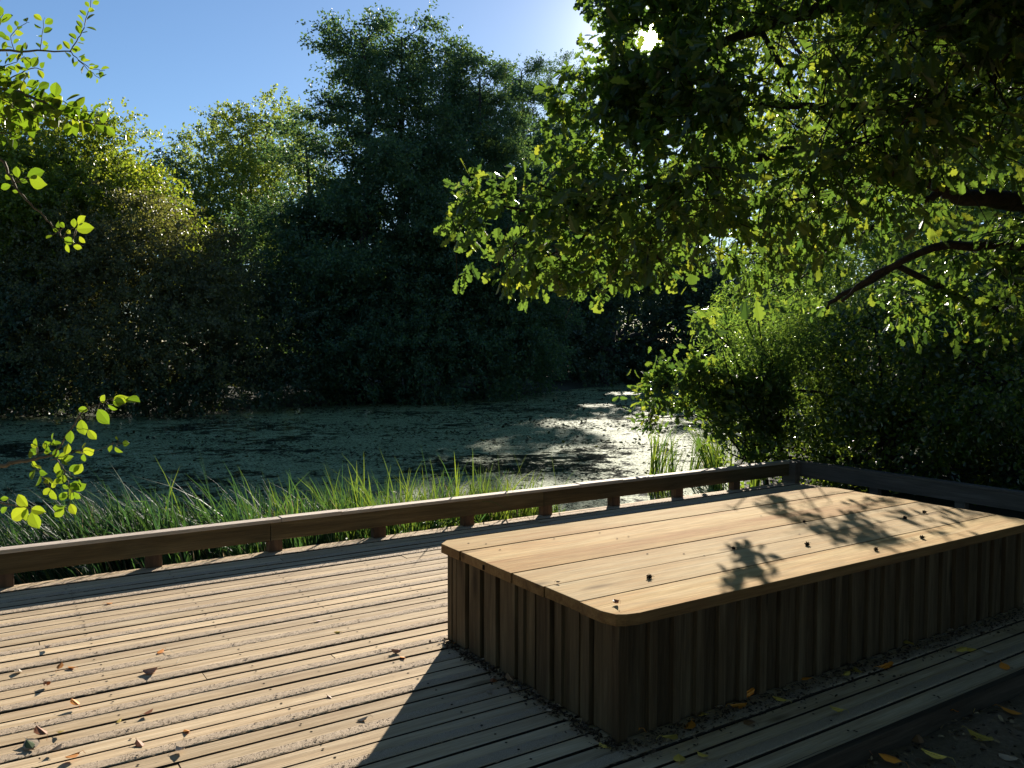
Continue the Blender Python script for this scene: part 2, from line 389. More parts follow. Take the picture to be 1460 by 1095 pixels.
bp2 = ns.new('ShaderNodeBump'); bp2.inputs['Distance'].default_value = .01; bp2.inputs['Strength'].default_value = .35; ls.new(noise(ns, ls, v, 7, 3, .6), bp2.inputs['Height']); ls.new(bp2.outputs[0], ww.inputs['Normal'])
mx = ns.new('ShaderNodeMixShader'); ls.new(wf.outputs[0], mx.inputs[0]); ls.new(ww.outputs[0], mx.inputs[1]); ls.new(pw.outputs[0], mx.inputs[2])
o_ = ns.new('ShaderNodeOutputMaterial'); ls.new(mx.outputs[0], o_.inputs[0])
cw = SH.mean(0); wp = cw+(SH-cw)*1.06
wp = np.array([p if p[1] > 6.0 else (p[0], 6.0) for p in wp])
me = np_mesh('pond_water', np.c_[wp, np.full(len(wp), -.45)], np.arange(len(wp)), [len(wp)], [m_])
tag(link('pond_water', me), kind='structure')

# floating weed: little leaves, pads and twigs lying on the pond
M['weedleaf'] = leafmat('pond weed leaf', (.02,.022,.014), (.06,.08,.04), (.20,.22,.13), .1, 1.2, .8, .1)
nn = 42000
D = 6.5+33*rng.random(nn)**1.25; px = rng.uniform(-120, 1090, nn)
P = CAM+(F+R2*((px-CX)/FPX)[:,None])*D[:,None]; P[:,2] = -.44
dd = pond_dist(P[:,0], P[:,1]); cl = hnoise(P[:,0]*.9, P[:,1]*.9)+hnoise(P[:,0]*2.7+3, P[:,1]*2.9)*.6
k = (dd < -.05) & (cl+rng.normal(0, .45, nn) > .1); P = P[k]
sz = rng.uniform(.025, .085, len(P))*np.clip(D[k]/14, .7, 1.5)
P[:,2] += rng.uniform(0, .02, len(P))
leaves('pond_weed', P, nrm(rng.normal(size=(len(P),3))*[1,1,.22]), nrm(rng.normal(size=(len(P),3))*[.35,.35,0]+[0,0,1]), sz, T_OVAL, M['weedleaf'], None, np.clip(rng.normal(.35,.3,len(P)),0,1))
tag(bpy.data.objects['pond_weed'], 'floating pondweed, duckweed and small dark leaves spread over the pond surface', 'pondweed', kind='stuff')

# ------------------------------------------------------------------ deck
XR = 7.82; YE = 6.14
deck = empty('timber_deck', (3.5, 4.0, 0), 'weathered timber deck of long boards with gritty anti-slip strips, low rail along its pond edge', 'deck')
mb = MB(); y = 1.958; strips = []; i = 0
edges = []
yy = 3.56-7*.2475
while yy < YE-.02:
    edges.append((yy, yy+.146, True)); edges.append((yy+.146, yy+.2475, False)); yy += .2475
def board(x0, x1, y0, y1, z, v):
    # a long board cut into short lengths so that it can bow by a millimetre or two
    n = max(2, int((x1-x0)/.35)); a0, a1, a2 = [random.uniform(0, 6.3) for _ in range(3)]; am = random.uniform(.0006, .0022)
    pts = []; f = []
    for j in range(n+1):
        x = x0+(x1-x0)*j/n; w0 = am*math.sin(x*1.3+a0)+.0007*math.sin(x*5+a2); w1 = am*math.sin(x*1.1+a1); dz = .0018*math.sin(x*.9+a2)
        pts += [(x, y0+w0, z-.035), (x, y1+w1, z-.035), (x, y1+w1, z+dz), (x, y0+w0, z+dz*.6)]
    for j in range(n):
        b = j*4
        for q in range(4): f.append((b+q, b+4+q, b+4+(q+1)%4, b+(q+1)%4))
    f.append((3,2,1,0)); f.append(tuple(n*4+q for q in range(4)))
    mb.add(pts, f, v); k0 = len(mb.mi)-len(f)
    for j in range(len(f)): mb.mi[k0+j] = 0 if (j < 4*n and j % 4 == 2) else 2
for (a, b_, wide) in edges:
    if b_ < 1.97: continue
    a = max(a, 1.97)
    g0 = random.uniform(.004, .007); g1 = random.choice([.007,.009,.011,.014]) if wide else random.uniform(.006,.009)
    if b_ > YE-.05: b_ = YE; g1 = 0
    zz = random.uniform(-.0025, .0015)
    cuts = sorted(random.uniform(-5, 7) for _ in range(2)) if random.random() < .8 else [random.uniform(-4, 0)]
    if abs(a-3.06) < .13 and wide: cuts = [-4, .62]
    xs = [-6.0]+cuts+[XR+.02]
    for x0, x1 in zip(xs[:-1], xs[1:]):
        if x1-x0 < .3: continue
        board(x0+.002, x1-.002, a+g0, b_-g1, zz, random.random())
    if wide and b_-a > .1: strips.append((a+g0, zz, xs))
    ns_ = (a+.03, b_-.03) if wide else ((a+b_)/2,)
    for jx in np.arange(-5.6, 7.6, .61):
        for sy in ns_:
            x = jx+random.uniform(-.012,.012); s = sy+random.uniform(-.006,.006)
            if wide: s = max(s, a+g0+.014)
            zt = zz+(.0062 if wide and s < a+.06 else .0022)
            mb.add([(x+.006*math.cos(t*math.pi/3), s+.006*math.sin(t*math.pi/3), zt) for t in range(6)], [tuple(range(6))], .5, 1)
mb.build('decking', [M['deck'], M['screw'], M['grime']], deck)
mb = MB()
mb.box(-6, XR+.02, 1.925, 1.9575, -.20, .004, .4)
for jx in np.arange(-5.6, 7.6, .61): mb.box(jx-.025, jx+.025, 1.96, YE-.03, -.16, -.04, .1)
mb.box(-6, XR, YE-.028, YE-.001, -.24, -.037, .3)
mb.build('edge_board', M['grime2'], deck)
for (a, z, xs) in strips:
    x0, x1 = -1.5, XR
    prof = [(.0,-.002), (.003,.0022), (.02,.0032), (.04,.0032), (.060,.0020), (.064,-.002)]
    nx = int((x1-x0)/.02); t = np.arange(nx+1)*.02+x0
    Pc = np.zeros((nx+1, 6, 3)); Pc[:,:,0] = t[:,None]
    for j, (py_, pz_) in enumerate(prof):
        Pc[:,j,1] = a+.001+py_+rng.normal(0, .0012, nx+1); Pc[:,j,2] = z+pz_+(rng.normal(0, .0005, nx+1) if 0 < j < 5 else 0)
    ii = np.arange((nx+1)*6).reshape(nx+1, 6)
    q1 = np.stack([ii[:-1,:-1], ii[1:,:-1], ii[1:,1:], ii[:-1,1:]], -1).reshape(-1,4)
    # grains
    lim = 5.0 if a < 4.6 else 3.0; ng = 5200 if a < 4.6 else 2200
    gx_ = rng.uniform(-.3, lim, ng); gy_ = a+.004+rng.random(ng)*.055; s = rng.uniform(.0009, .0024, ng)
    base = np.stack([gx_, gy_, np.full(ng, z+.0022)], -1)
    tv = np.array([(-1,-.7,0),(1,-.8,0),(.1,1,0),(0,.1,1.3)])
    ang = rng.uniform(0, 6.28, ng); ca, sa = np.cos(ang)[:,None], np.sin(ang)[:,None]
    gv = np.stack([tv[None,:,0]*ca-tv[None,:,1]*sa, tv[None,:,0]*sa+tv[None,:,1]*ca, np.broadcast_to(tv[None,:,2], (ng,4))], -1)*s[:,None,None]+base[:,None,:]
    off = (nx+1)*6; gf = (np.array([0,1,3,1,2,3,2,0,3])[None,:]+np.arange(ng)[:,None]*4+off).ravel()
    co = np.concatenate([Pc.reshape(-1,3), gv.reshape(-1,3)])
    link('grip_strip', np_mesh('grip_strip', co, np.concatenate([q1.ravel(), gf]), np.concatenate([np.full(len(q1),4), np.full(ng*3,3)]), [M['grip']]), deck)

# ------------------------------------------------------------------ low rails
def xat(px, py=740, yw=YE):
    d = F+R2*(px-CX)/FPX-U2*(py-CY)/FPX; return d[0]*yw/d[1]
ZT = .247; ZB = .088; ZC = ZT-.026
rail = empty('low_rail', (3.5, YE+.05, 0), 'long low timber kerb rail with short posts and pale worn top, between deck and reeds', 'rail')
segs = [(-3.2, xat(401,733), 0, .55), (xat(401,733), xat(487,723), .005, 1.0), (xat(487,723), xat(828,686), 0, .6), (xat(828,686), xat(888,680), .006, 1.0), (xat(888,680), XR-.02, .001, .5)]
for x0, x1, dz, vv in segs:
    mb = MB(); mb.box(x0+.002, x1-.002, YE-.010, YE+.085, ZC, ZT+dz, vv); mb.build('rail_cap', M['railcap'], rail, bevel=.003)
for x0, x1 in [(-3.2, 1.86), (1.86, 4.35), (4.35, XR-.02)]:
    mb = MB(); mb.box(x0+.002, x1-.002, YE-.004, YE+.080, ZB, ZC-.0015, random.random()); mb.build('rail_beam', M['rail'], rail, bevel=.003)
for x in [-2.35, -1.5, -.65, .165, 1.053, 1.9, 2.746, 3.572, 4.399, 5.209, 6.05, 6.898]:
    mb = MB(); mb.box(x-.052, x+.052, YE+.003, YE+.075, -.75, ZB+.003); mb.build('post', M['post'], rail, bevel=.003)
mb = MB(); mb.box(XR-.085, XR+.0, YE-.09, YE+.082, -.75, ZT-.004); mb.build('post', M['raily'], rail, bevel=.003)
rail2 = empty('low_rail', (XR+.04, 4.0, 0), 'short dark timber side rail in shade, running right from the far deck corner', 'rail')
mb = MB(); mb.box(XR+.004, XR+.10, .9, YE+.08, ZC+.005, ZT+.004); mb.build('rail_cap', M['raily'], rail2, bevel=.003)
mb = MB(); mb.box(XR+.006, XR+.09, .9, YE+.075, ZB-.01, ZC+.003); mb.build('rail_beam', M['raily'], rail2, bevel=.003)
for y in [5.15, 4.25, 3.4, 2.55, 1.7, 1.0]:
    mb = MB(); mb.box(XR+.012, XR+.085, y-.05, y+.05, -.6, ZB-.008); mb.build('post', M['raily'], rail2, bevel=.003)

# ------------------------------------------------------------------ seating platform
PX0, PX1, PY0, PY1, PZ = 2.035, 5.245, 2.385, 3.835, .5207; TH = .047
plat = empty('seating_platform', ((PX0+PX1)/2, (PY0+PY1)/2, 0), 'large low wooden seating platform with clean golden plank top and rough vertical board sides', 'bench')
js = [PY0, 2.622, 2.868, 3.115, 3.340, 3.592, PY1]; ch = .075
pm = ['plank', 'plankpale', 'plankpale', 'plankred', 'plank', 'plank']
for i in range(6):
    a, b_ = js[i]+.0018, js[i+1]-.0018
    if i == 2: a += .001
    if i == 4: b_ -= .002
    e0 = [0, .004, 0, -.006, .003, -.004][i]; e1 = [0, .003, -.004, .002, .0, .003][i]
    x0, x1 = PX0+e0, PX1+e1; z1 = PZ+[0,.001,0,.002,-.001,.001][i]
    if i == 0:
        poly = [(x0+ch+.035, a), (x1-ch-.02, a), (x1-.02, a+ch*.5), (x1, a+ch+.03), (x1, b_), (x0, b_), (x0, a+ch+.02), (x0+.02, a+ch*.45), (x0+.055, a+.012)]
    elif i == 5:
        poly = [(x0, a), (x1, a), (x1, b_-ch), (x1-ch, b_), (x0+ch*.8, b_), (x0, b_-ch*.7)]
    else: poly = [(x0,a),(x1,a),(x1,b_),(x0,b_)]
    mb = MB(); mb.prism(poly, z1-TH, z1, random.uniform(.3,.8)); mb.mi = [1, 0]+[1]*len(poly)
    mb.build('top_plank', [M[pm[i]], M['plankedge']], plat, bevel=.0025)
cx0, cx1, cy0, cy1 = PX0+.045, PX1-.045, PY0+.045, PY1-.04; zc = PZ-TH-.002
mb = MB()
mb.box(cx0+.04, cx1-.04, cy0+.04, cy1-.04, .0, zc-.01, .2)
mb.build('core_frame', M['grime'], plat)  # core painted dark as the shade behind the board gaps
def wavy(axis, p, q, face, out, z1, v):
    """one rough sawn upright board"""
    mb = MB(); tz = .006*random.random()
    if axis == 'x': mb.box(p, q, min(face, face+out), max(face, face+out), .006+tz, z1-.001, v)
    else: mb.box(min(face, face+out), max(face, face+out), p, q, .006+tz, z1-.001, v)
    return mb
# end face (towards -x): wide boards with recesses between
pos = [(2.474,2.60,0),(2.612,2.655,1),(2.70,2.835,0),(2.80,2.845,1),(2.885,2.98,1),(3.02,3.125,0),(3.09,3.13,1),(3.16,3.285,1),(3.325,3.43,1),(3.47,3.575,1),(3.615,3.70,1),(3.705,3.745,1)]
bx = MB()
for i in range(9): bx.box(cx0+.022, cx0+.040, cy0+.04+i*.145, cy0+.04+i*.145+.137, .004, zc-.003)
bx.build('backing_board', M['clad'], plat)
for a, b_, pr in pos:
    out = -.022 if pr else -.008
    wavy('y', a, b_, cx0+.022, out-.002 if pr else out, zc, random.uniform(.2,1)).build('side_board', M['clad'], plat, bevel=.002)
for face, out, s in ((cy0+.022, -.022, 1), (cy1-.022, .022, -1)):
    bx = MB(); x = cx0+.045
    while x < cx1-.06:
        w = random.uniform(.115, .15); yb0, yb1 = sorted((face, face+.018*s)); bx.box(x, min(x+w-.007, cx1-.045), yb0, yb1, .004, zc-.003); x += w
    bx.build('backing_board', M['clad'], plat)
    for k_ in range(24):
        x = cx0+.16+k_*.1305
        if x > cx1-.12: break
        wavy('x', x, x+.045+random.uniform(-.004,.006), face, out-.001*s, zc, random.uniform(.5,1)).build('batten', M['clad'], plat, bevel=.002)
bx = MB()
for i in range(9): bx.box(cx1-.040, cx1-.022, cy0+.04+i*.145, cy0+.04+i*.145+.137, .004, zc-.003)
bx.build('backing_board', M['clad'], plat)
for i in range(8): wavy('y', cy0+.1+i*.16, cy0+.2+i*.16, cx1-.022, .02, zc, random.random()).build('side_board', M['clad'], plat, bevel=.002)
for x, s in ((cx0, 1), (cx1, -1)):
    for y, t in ((cy0, 1), (cy1, -1)):
        mb = MB(); a0, a1 = sorted((x-.003*s, x+.048*s)); b0, b1 = sorted((y-.003*t, y+.040*t)); mb.box(a0, a1, b0, b1, .003, zc-.0005); mb.build('corner_post', M['clad'], plat, bevel=.003)
# screw heads and little holes in the top
mb = MB()
for (u, v_) in [(693,776),(713,784),(668,775),(855,760),(880,768),(896,765),(1085,736),(790,768),(923,790),(975,790),(1004,793),(1230,761),(1180,750),(1140,762)]:
    mb = MB(); p = on(u, v_, PZ); mb.add([(p[0]+.006*math.cos(t*math.pi/4), p[1]+.006*math.sin(t*math.pi/4), PZ+.0025) for t in range(8)], [tuple(range(8))]); mb.build('screw_head', M['screw'], plat)
mb = MB(); p = on(689, 808, PZ-.025); mb.box(PX0-.001-.003, PX0+.004, p[1]-.004, p[1]+.006, PZ-.04, PZ-.018); mb.build('dowel_hole', M['screw'], plat)

# ------------------------------------------------------------------ reeds
M['reed'] = leafmat('reed blade', (.018,.05,.038), (.035,.08,.035), (.10,.145,.035), .42, 2.1, .5, .22)
M['reeddry'] = leafmat('dry reed blade', (.3,.26,.17), (.42,.36,.24), (.5,.44,.32), .3, 1.2, .5, .3, (1.1,1,.8))
def blades(base, height, lean, width, v, mat_, name, label, parent=None):
    n = len(base); K = 7
    t = np.linspace(0, 1, K)[None,:,None]
    up = np.array([0,0,1.])
    d = lean[:,None,:]
    hgt = height[:,None,None]
    bend = rng.uniform(.25, 1.0, n)[:,None,None]
    cen = base[:,None,:]+up*hgt*(t-.18*bend*t**3)+d*hgt*(.25*t+bend*t**2.4*.55)
    tip = (rng.random(n) < .16)[:,None,None]
    cen = cen - tip*up*hgt*(np.clip(t-.6,0,1)**2)*2.6 + tip*d*hgt*np.clip(t-.6,0,1)*.5
    sd = nrm(np.cross(lean+rng.normal(0,.5,lean.shape), up)+rng.normal(0,.35,(n,3)))[:,None,:]
    w = width[:,None,None]*np.clip(1.0-t**2.2, .03, 1)*np.clip(.55+t*2,0,1)
    fold = nrm(lean+.01)[:,None,:]*w*.25
    L = cen-sd*w/2; R = cen+sd*w/2; C = cen+fold
    co = np.stack([L, C, R], 2).reshape(n, K*3, 3)
    f = []
    for k in range(K-1):
        a = k*3; f += [(a,a+1,a+4,a+3),(a+1,a+2,a+5,a+4)]
    f = np.array(f); loops = (f.ravel()[None,:]+np.arange(n)[:,None]*K*3).ravel()
    return np_mesh(name, co.reshape(-1,3), loops, np.full(n*len(f),4), [mat_], None, np.repeat(v, K*3), True)
def reedbed(n, spots, hr_, label, lean0=(-.5,.0), dry=.1):
    B = []
    cc = []
    for (x0,x1,y0,y1,w) in spots:
        k = int(n*w); nc = max(4, k//24); c = np.stack([rng.uniform(x0,x1,nc), rng.uniform(y0,y1,nc)],-1)
        ii = rng.integers(0,nc,k); B.append(c[ii]+rng.normal(0,.07,(k,2))); cc.append(rng.normal(0,.35,(nc,2))[ii])
    B = np.concatenate(B); cc = np.concatenate(cc); ok = B[:,1] > YE+.14; B = B[ok]; cc = cc[ok]; n = len(B)
    z = ground_z(B[:,0], B[:,1]); z = np.maximum(z, -.5)
    base = np.c_[B, z]
    # image-left is -R2: lean mostly that way at the left, upright on the right
    u, _, _ = proj(base); k = np.clip((620-u)/500, -.15, 1)
    lean = -R2[None,:]*(k*.75)[:,None]+np.c_[cc, np.zeros(n)]*.8+rng.normal(0,.22,(n,3)); lean[:,2] = 0
    h = rng.uniform(hr_[0], hr_[1], n)*(1+.12*rng.normal(size=n)); wd = rng.uniform(.013,.030,n); h = np.where((rng.random(n) < .86) & (h > .4), np.minimum(h, (.44+(B[:,1]-6.12)*.456)*rng.uniform(.6,1.12,n)), h)
    v = np.clip(rng.normal(.5,.22,n)+np.clip((u-420)/900,-.25,.3),0,1)  # blade colour darkened to the left as shade, brightened to the right as sun
    isd = rng.random(n) < dry
    m1 = blades(base[~isd], h[~isd], lean[~isd], wd[~isd], v[~isd], M['reed'], 'reeds', label)
    o = link('reeds', m1); tag(o, label, 'reeds', kind='stuff')
    m2 = blades(base[isd], h[isd]*.75, lean[isd]*1.5, wd[isd]*.7, v[isd], M['reeddry'], 'dry_blades', label)
    link('dry_blades', m2, o)
    return o
reedbed(5200, [(-1.6,1.2,6.5,7.9,.33),(1.0,3.2,6.45,7.6,.36),(2.8,4.6,6.45,7.35,.30),(4.1,5.0,6.5,6.95,.07)], (.62,1.0), 'bed of long green sword-shaped reed leaves behind the low rail, left half of the pond edge', dry=.15)
reedbed(230, [(7.9,9.6,7.2,9.4,1.0)], (.7,1.15), 'thin upright reeds at the pond edge left of the dark bushes, beyond the far rail corner', dry=.05)
reedbed(60, [(5.0,6.6,6.45,6.9,1.0)], (.06,.15), 'sparse short water plants in the sunlit shallows just behind the low rail', dry=.2)

# ------------------------------------------------------------------ trees
M['lf_oak'] = leafmat('oak leaf', (.025,.055,.022), (.05,.09,.024), (.16,.18,.035), .44, 2.9, .34, .6)
M['lf_alder'] = leafmat('alder leaf', (.035,.08,.055), (.06,.115,.068), (.12,.17,.055), .38, 1.9, .5, .3)
M['lf_lime'] = leafmat('willow leaf', (.08,.12,.04), (.13,.18,.05), (.24,.28,.07), .48, 2.3, .45, .45)
M['lf_sallow'] = leafmat('sallow leaf', (.04,.07,.02), (.075,.12,.03), (.16,.2,.05), .42, 2.2, .4, .55)
M['lf_gloss'] = leafmat('glossy sallow leaf', (.03,.055,.018), (.06,.10,.025), (.17,.21,.05), .45, 3.2, .24, 1.0)
M['lf_gold'] = leafmat('sunlit maple leaf', (.05,.09,.02), (.11,.15,.025), (.22,.23,.03), .48, 2.4, .4, .5)  # sun on the crown painted in: leaf colour yellower and brighter
M['lf_willow'] = leafmat('backlit willow leaf', (.05,.10,.035), (.09,.155,.045), (.19,.25,.07), .46, 2.5, .4, .5)
M['lf_olive'] = leafmat('dull olive leaf', (.07,.085,.05), (.11,.12,.06), (.19,.20,.08), .4, 1.8, .5, .3)
M['lf_dark'] = leafmat('dark undergrowth leaf', (.035,.065,.045), (.06,.10,.055), (.10,.14,.05), .3, 1.6, .45, .45)
M['lf_fg'] = leafmat('buckthorn leaf', (.05,.10,.018), (.11,.17,.025), (.22,.25,.035), .5, 1.55, .38, .5, (1.1,1.15,.35))
def GB(px, D, dz=0): p = at(px, 500, D); z = float(ground_z(np.array([p[0]]), np.array([p[1]]))[0]); return (p[0], p[1], z+dz)
def LB(lst): return [(at(a, b, c), r) for a, b, c, r in lst]

# far bank, alders with layered branches
def layered(label, px, D, ytop, wid, nl, lean=0., side=None, dens=1.0, ybot=480):
    base = np.array(GB(px, D)); topz = at(px, ytop, D)[2]; Ht = topz-base[2]
    root = empty('alder_tree', base, label, 'tree', 'tall alders on the far bank')
    mb = MB(); top = base+np.array([0,0,Ht])+R2*lean
    tp = limb_path(base-np.array([0,0,.4]), top, 12, .012); rad = [.26*(1-i/12)+.015 for i in range(12)]; mb.tube(tp, rad, 8)
    S = []; Dn = []; LL = []
    for i in range(nl):
        h = .1+.9*((i+.5)/nl)**.9; j = min(10, int(h*11)); fr = h*11-j; p0 = tp[j]*(1-fr)+tp[j+1]*fr
        az = i*2.4+rng.normal(0,.5); prof = wid*math.sin(math.pi*min(1,(1-h)*.62+.07))**.8*rng.uniform(.6,1.12)
        d = np.array([math.cos(az), math.sin(az), .10+.45*h**4]); 
        if side is not None and (d@R2)*side > 0: prof *= .72
        e = p0+d*prof; pth = limb_path(p0, e, 6, .05, .06); mb.tube(pth, [max(.008,.055*(1-h*.6)*(1-.17*q)) for q in range(6)], 5)
        ns2 = int(8+prof*7)
        for _ in range(ns2):
            t = rng.uniform(.2, 1.0)**.8; k = min(4, int(t*5)); q = pth[k]+(pth[k+1]-pth[k])*(t*5-k)
            dd = nrm(d*.7+rdir(1)[0]*np.array([1,1,.35])); l = prof*.32*rng.uniform(.5,1.2)*(1.25-t*.5)+.25
            if rng.random() < .3: mb.tube([q, q+dd*l*.6], [.012,.004], 3)
            m_ = max(2, int(l*7*dens)); tt = rng.random(m_)[:,None]
            S.append(q+dd*l*tt+rng.normal(0,.14,(m_,3))*np.array([1,1,.5])); Dn.append(nrm(dd+rdir(m_)*.9)); LL.append(rng.uniform(.25,.65,m_))
    mb.build('trunk', M['barkalder'], root, smooth=True)
    S = np.concatenate(S); Dn = np.concatenate(Dn); LL = np.concatenate(LL)
    P, ax, nr = twig_leaves(S, Dn, LL, 11, .06, .15, .9)
    k = carve(P) & (P[:,2] > -.3); P, ax, nr = P[k], ax[k], nr[k]
    leaves('crown', P, ax, nr, .115*rng.uniform(.7,1.2,len(P)), T_FAR, M['lf_alder'], root, np.clip(rng.normal(.45,.2,len(P)),0,1))
    return root
layered('tall dark alder, left of the two forked tops against the sky', 508, 29, 62, 3.2, 52, .3, dens=1.1)
layered('tall dark alder with sky gaps round its trunk, right of the two highest tops', 590, 30, 60, 3.1, 48, -.4, dens=1.0)
layered('dark alder tucked behind the right tall alder', 636, 34, 92, 3.2, 42, dens=1.3)
layered('dark alder filling the skyline right of the two tallest trees', 684, 33, 112, 3.2, 42, dens=1.3)
layered('slender alder at the right end of the far tree line, beside the oak foliage', 742, 46, 108, 4.4, 46, dens=1.3)
layered('smaller alder leaning left from under the tall pair, above the pale willow', 462, 30, 205, 2.1, 34, -.6, dens=1.2)
layered('pale feathery alder tops furthest right behind the far bank trees', 800, 62, 104, 4.6, 42)

far = 'bushy trees along the far bank'
tree('bushy_tree', 'dark rounded tree with sunlit yellow-green rim at the upper left skyline', 'tree', GB(60,27),
     LB([(20,240,26,(2.2,1.7)),(100,235,26.5,(1.8,1.5)),(165,230,27,(1.5,1.3)),(60,300,25,(2.4,1.8)),(160,300,26,(1.9,1.6)),(-60,250,26,(2.4,2)),(-160,260,27,(2.6,2.2)),(200,290,27,(1.2,1.2)),(20,380,25,(2.4,1.8)),(235,330,27.5,(1.0,1.2))]),
     26, 20, .12, T_FAR, M['lf_gold'], M['barkalder'], .3, (.3,.8), far)
tree('bushy_tree', 'small open tree peeping over the gap left of the pale willow', 'tree', GB(228,38),
     LB([(222,215,38,(.8,.8)),(250,235,38,(.8,.7)),(205,235,38,(.7,.7)),(232,262,38,(1.2,.9)),(262,270,38,(.8,.8)),(235,320,38,(1.6,1.5))]),
     14, 16, .13, T_FAR, M['lf_alder'], M['barkalder'], .18, (.3,.9), far, clump=.5)
tree('willow_tree', 'pale grey-green sunlit willow in the dip of the skyline', 'tree', GB(320,42),
     LB([(345,195,42,(1.8,1.5)),(385,180,43,(1.6,1.3)),(300,240,41,(1.9,1.6)),(350,260,41,(2.2,1.7)),(280,290,40,(2,1.6)),(330,330,40,(2.4,1.8)),(395,250,43,(2,1.7)),(250,330,40,(1.8,1.5)),(370,340,40,(2,1.6))]),
     12, 20, .15, T_FAR, M['lf_lime'], M['barkalder'], .3, (.4,1.1), far, clump=.45)
tree('sallow_bush', 'olive-tinged bushy sallow in front of the dark rounded tree on the left', 'bush', GB(190,24.2),
     LB([(115,345,24,(1.5,1.2)),(190,335,24.2,(1.5,1.2)),(250,345,24.5,(1.2,1.0)),(150,400,23.8,(2,1.5)),(240,410,24,(1.8,1.5)),(70,410,23.8,(1.8,1.4)),(300,390,25,(1.4,1.3)),(180,480,23.4,(2.2,1.6)),(280,490,24,(2,1.6)),(80,500,23.3,(2,1.6))]),
     26, 20, .10, T_FAR, M['lf_olive'], M['barkalder'], .14, (.3,.75), far)
tree('sallow_bush', 'dark bush overhanging the water at the far left edge', 'bush', GB(0,23.6),
     LB([(-10,470,23,(1.9,1.5)),(40,540,22.8,(1.6,1.0)),(-90,450,23,(2.4,2)),(-60,540,22.6,(2,1.3)),(-200,420,23.5,(2.8,2.4)),(-200,530,23,(2.6,1.8)),(110,560,23,(1.4,.7))]),
     24, 20, .11, T_FAR, M['lf_dark'], M['barkalder'], .14, (.3,.75), far)
tree('sallow_bush', 'dark bush hanging over the water below the olive bush', 'bush', GB(250,24.8),
     LB([(170,550,23.3,(1.6,.9)),(250,550,24,(1.7,.9)),(330,540,25,(1.6,1.0)),(380,480,26,(1.6,1.4)),(340,430,26,(1.4,1.3)),(410,545,26,(1.4,.8))]),
     24, 20, .11, T_FAR, M['lf_dark'], M['barkalder'], .12, (.3,.75), far)
tree('spreading_bush', 'dark bush under the tall alders with leafy skirts touching the pond', 'bush', GB(500,28.6),
     LB([(430,420,27.5,(1.8,1.6)),(500,440,27.5,(1.8,1.4)),(470,510,27,(1.8,1.3)),(560,500,27.6,(1.8,1.3)),(560,425,28,(1.8,1.5)),(400,350,29,(1.7,1.4)),(480,360,29,(1.6,1.3)),(520,545,27.3,(1.4,.7)),(600,545,28,(1.5,.7)),(440,555,26.7,(1.2,.6))]),
     22, 20, .12, T_FAR, M['lf_alder'], M['barkalder'], .16, (.3,.8), far)
tree('spreading_bush', 'dark overhanging bush in the middle of the far bank', 'bush', GB(690,31),
     LB([(640,440,30,(1.9,1.6)),(700,420,31,(1.9,1.6)),(650,510,29,(1.9,1.3)),(730,500,31,(1.8,1.3)),(620,360,30,(1.7,1.5)),(700,350,32,(1.8,1.6)),(690,540,30,(1.4,.7)),(760,535,32,(1.3,.8)),(765,430,33,(1.5,1.5))]),
     22, 20, .12, T_FAR, M['lf_alder'], M['barkalder'], .16, (.3,.8), far)
tree('shaded_tree', 'very dark tree behind the sunlit patch of pond, under the hanging oak leaves', 'tree', GB(860,42),
     LB([(800,500,41,(2.4,2.2)),(860,490,43,(2.6,2.4)),(930,490,44,(2.6,2.4)),(830,430,44,(2.4,2.2)),(900,410,46,(2.6,2.2)),(1000,480,44,(2.6,2.6)),(980,400,46,(2.6,2.4)),(1060,440,44,(3,3)),(820,375,46,(2.2,2.2)),(790,400,44,(2,2))]),
     9, 20, .17, T_FAR, M['lf_dark'], M['barkalder'], .3, (.5,1.2), far)
# rows behind, so that no gap in the front rows opens on an empty field
for i, (a, d, yt, w) in enumerate([(-260,52,215,4),(-60,55,235,4),(120,56,262,3.6),(300,60,330,3.6),(450,52,290,3.2),(560,50,330,3.2),(640,50,320,3.2),(700,54,300,3.4),(760,60,300,3.2),(822,47,185,3.2),(870,52,215,2.6),(840,70,215,3.6),(930,72,205,3.8),(1030,70,180,4.2),(1150,60,150,4.4)]):
    zt = at(a, yt, d)[2]; L_ = []
    for k in range(7):
        c = np.array(at(a, 400, d)); c = c+R2*rng.uniform(-w,w)+F*rng.uniform(-1.5,1.5); c[2] = 1.2+(zt-3.0)*k/6
        L_.append((c, (w*.75, w*.6)))
    tree('background_tree', ['leafy tree in the wood far behind the left skyline','leafy tree in the wood behind the olive bush','leafy tree in the wood behind the sunlit rounded rim','leafy tree in the wood behind the pale willow','leafy tree in the wood behind the leaning alder','leafy tree behind the gap between the alder trunks','leafy tree behind the right tall alder','leafy tree behind the middle of the far bank','leafy tree in the wood behind the slender alder','leafy tree in the gap left of the hanging oak leaves','leafy tree hidden mostly by the hanging oak leaves','low tree in the wood under the sun, left one','low tree in the wood under the sun, right one','leafy tree deep behind the right bushes','leafy tree deep behind the big oak limb'][i], 'tree',
         GB(a, d), L_, 4.0, 18, .24, T_FAR, M['lf_alder' if i % 2 else 'lf_sallow'], M['barkalder'], .25, (.5,1.3), 'woodland trees in the second row')

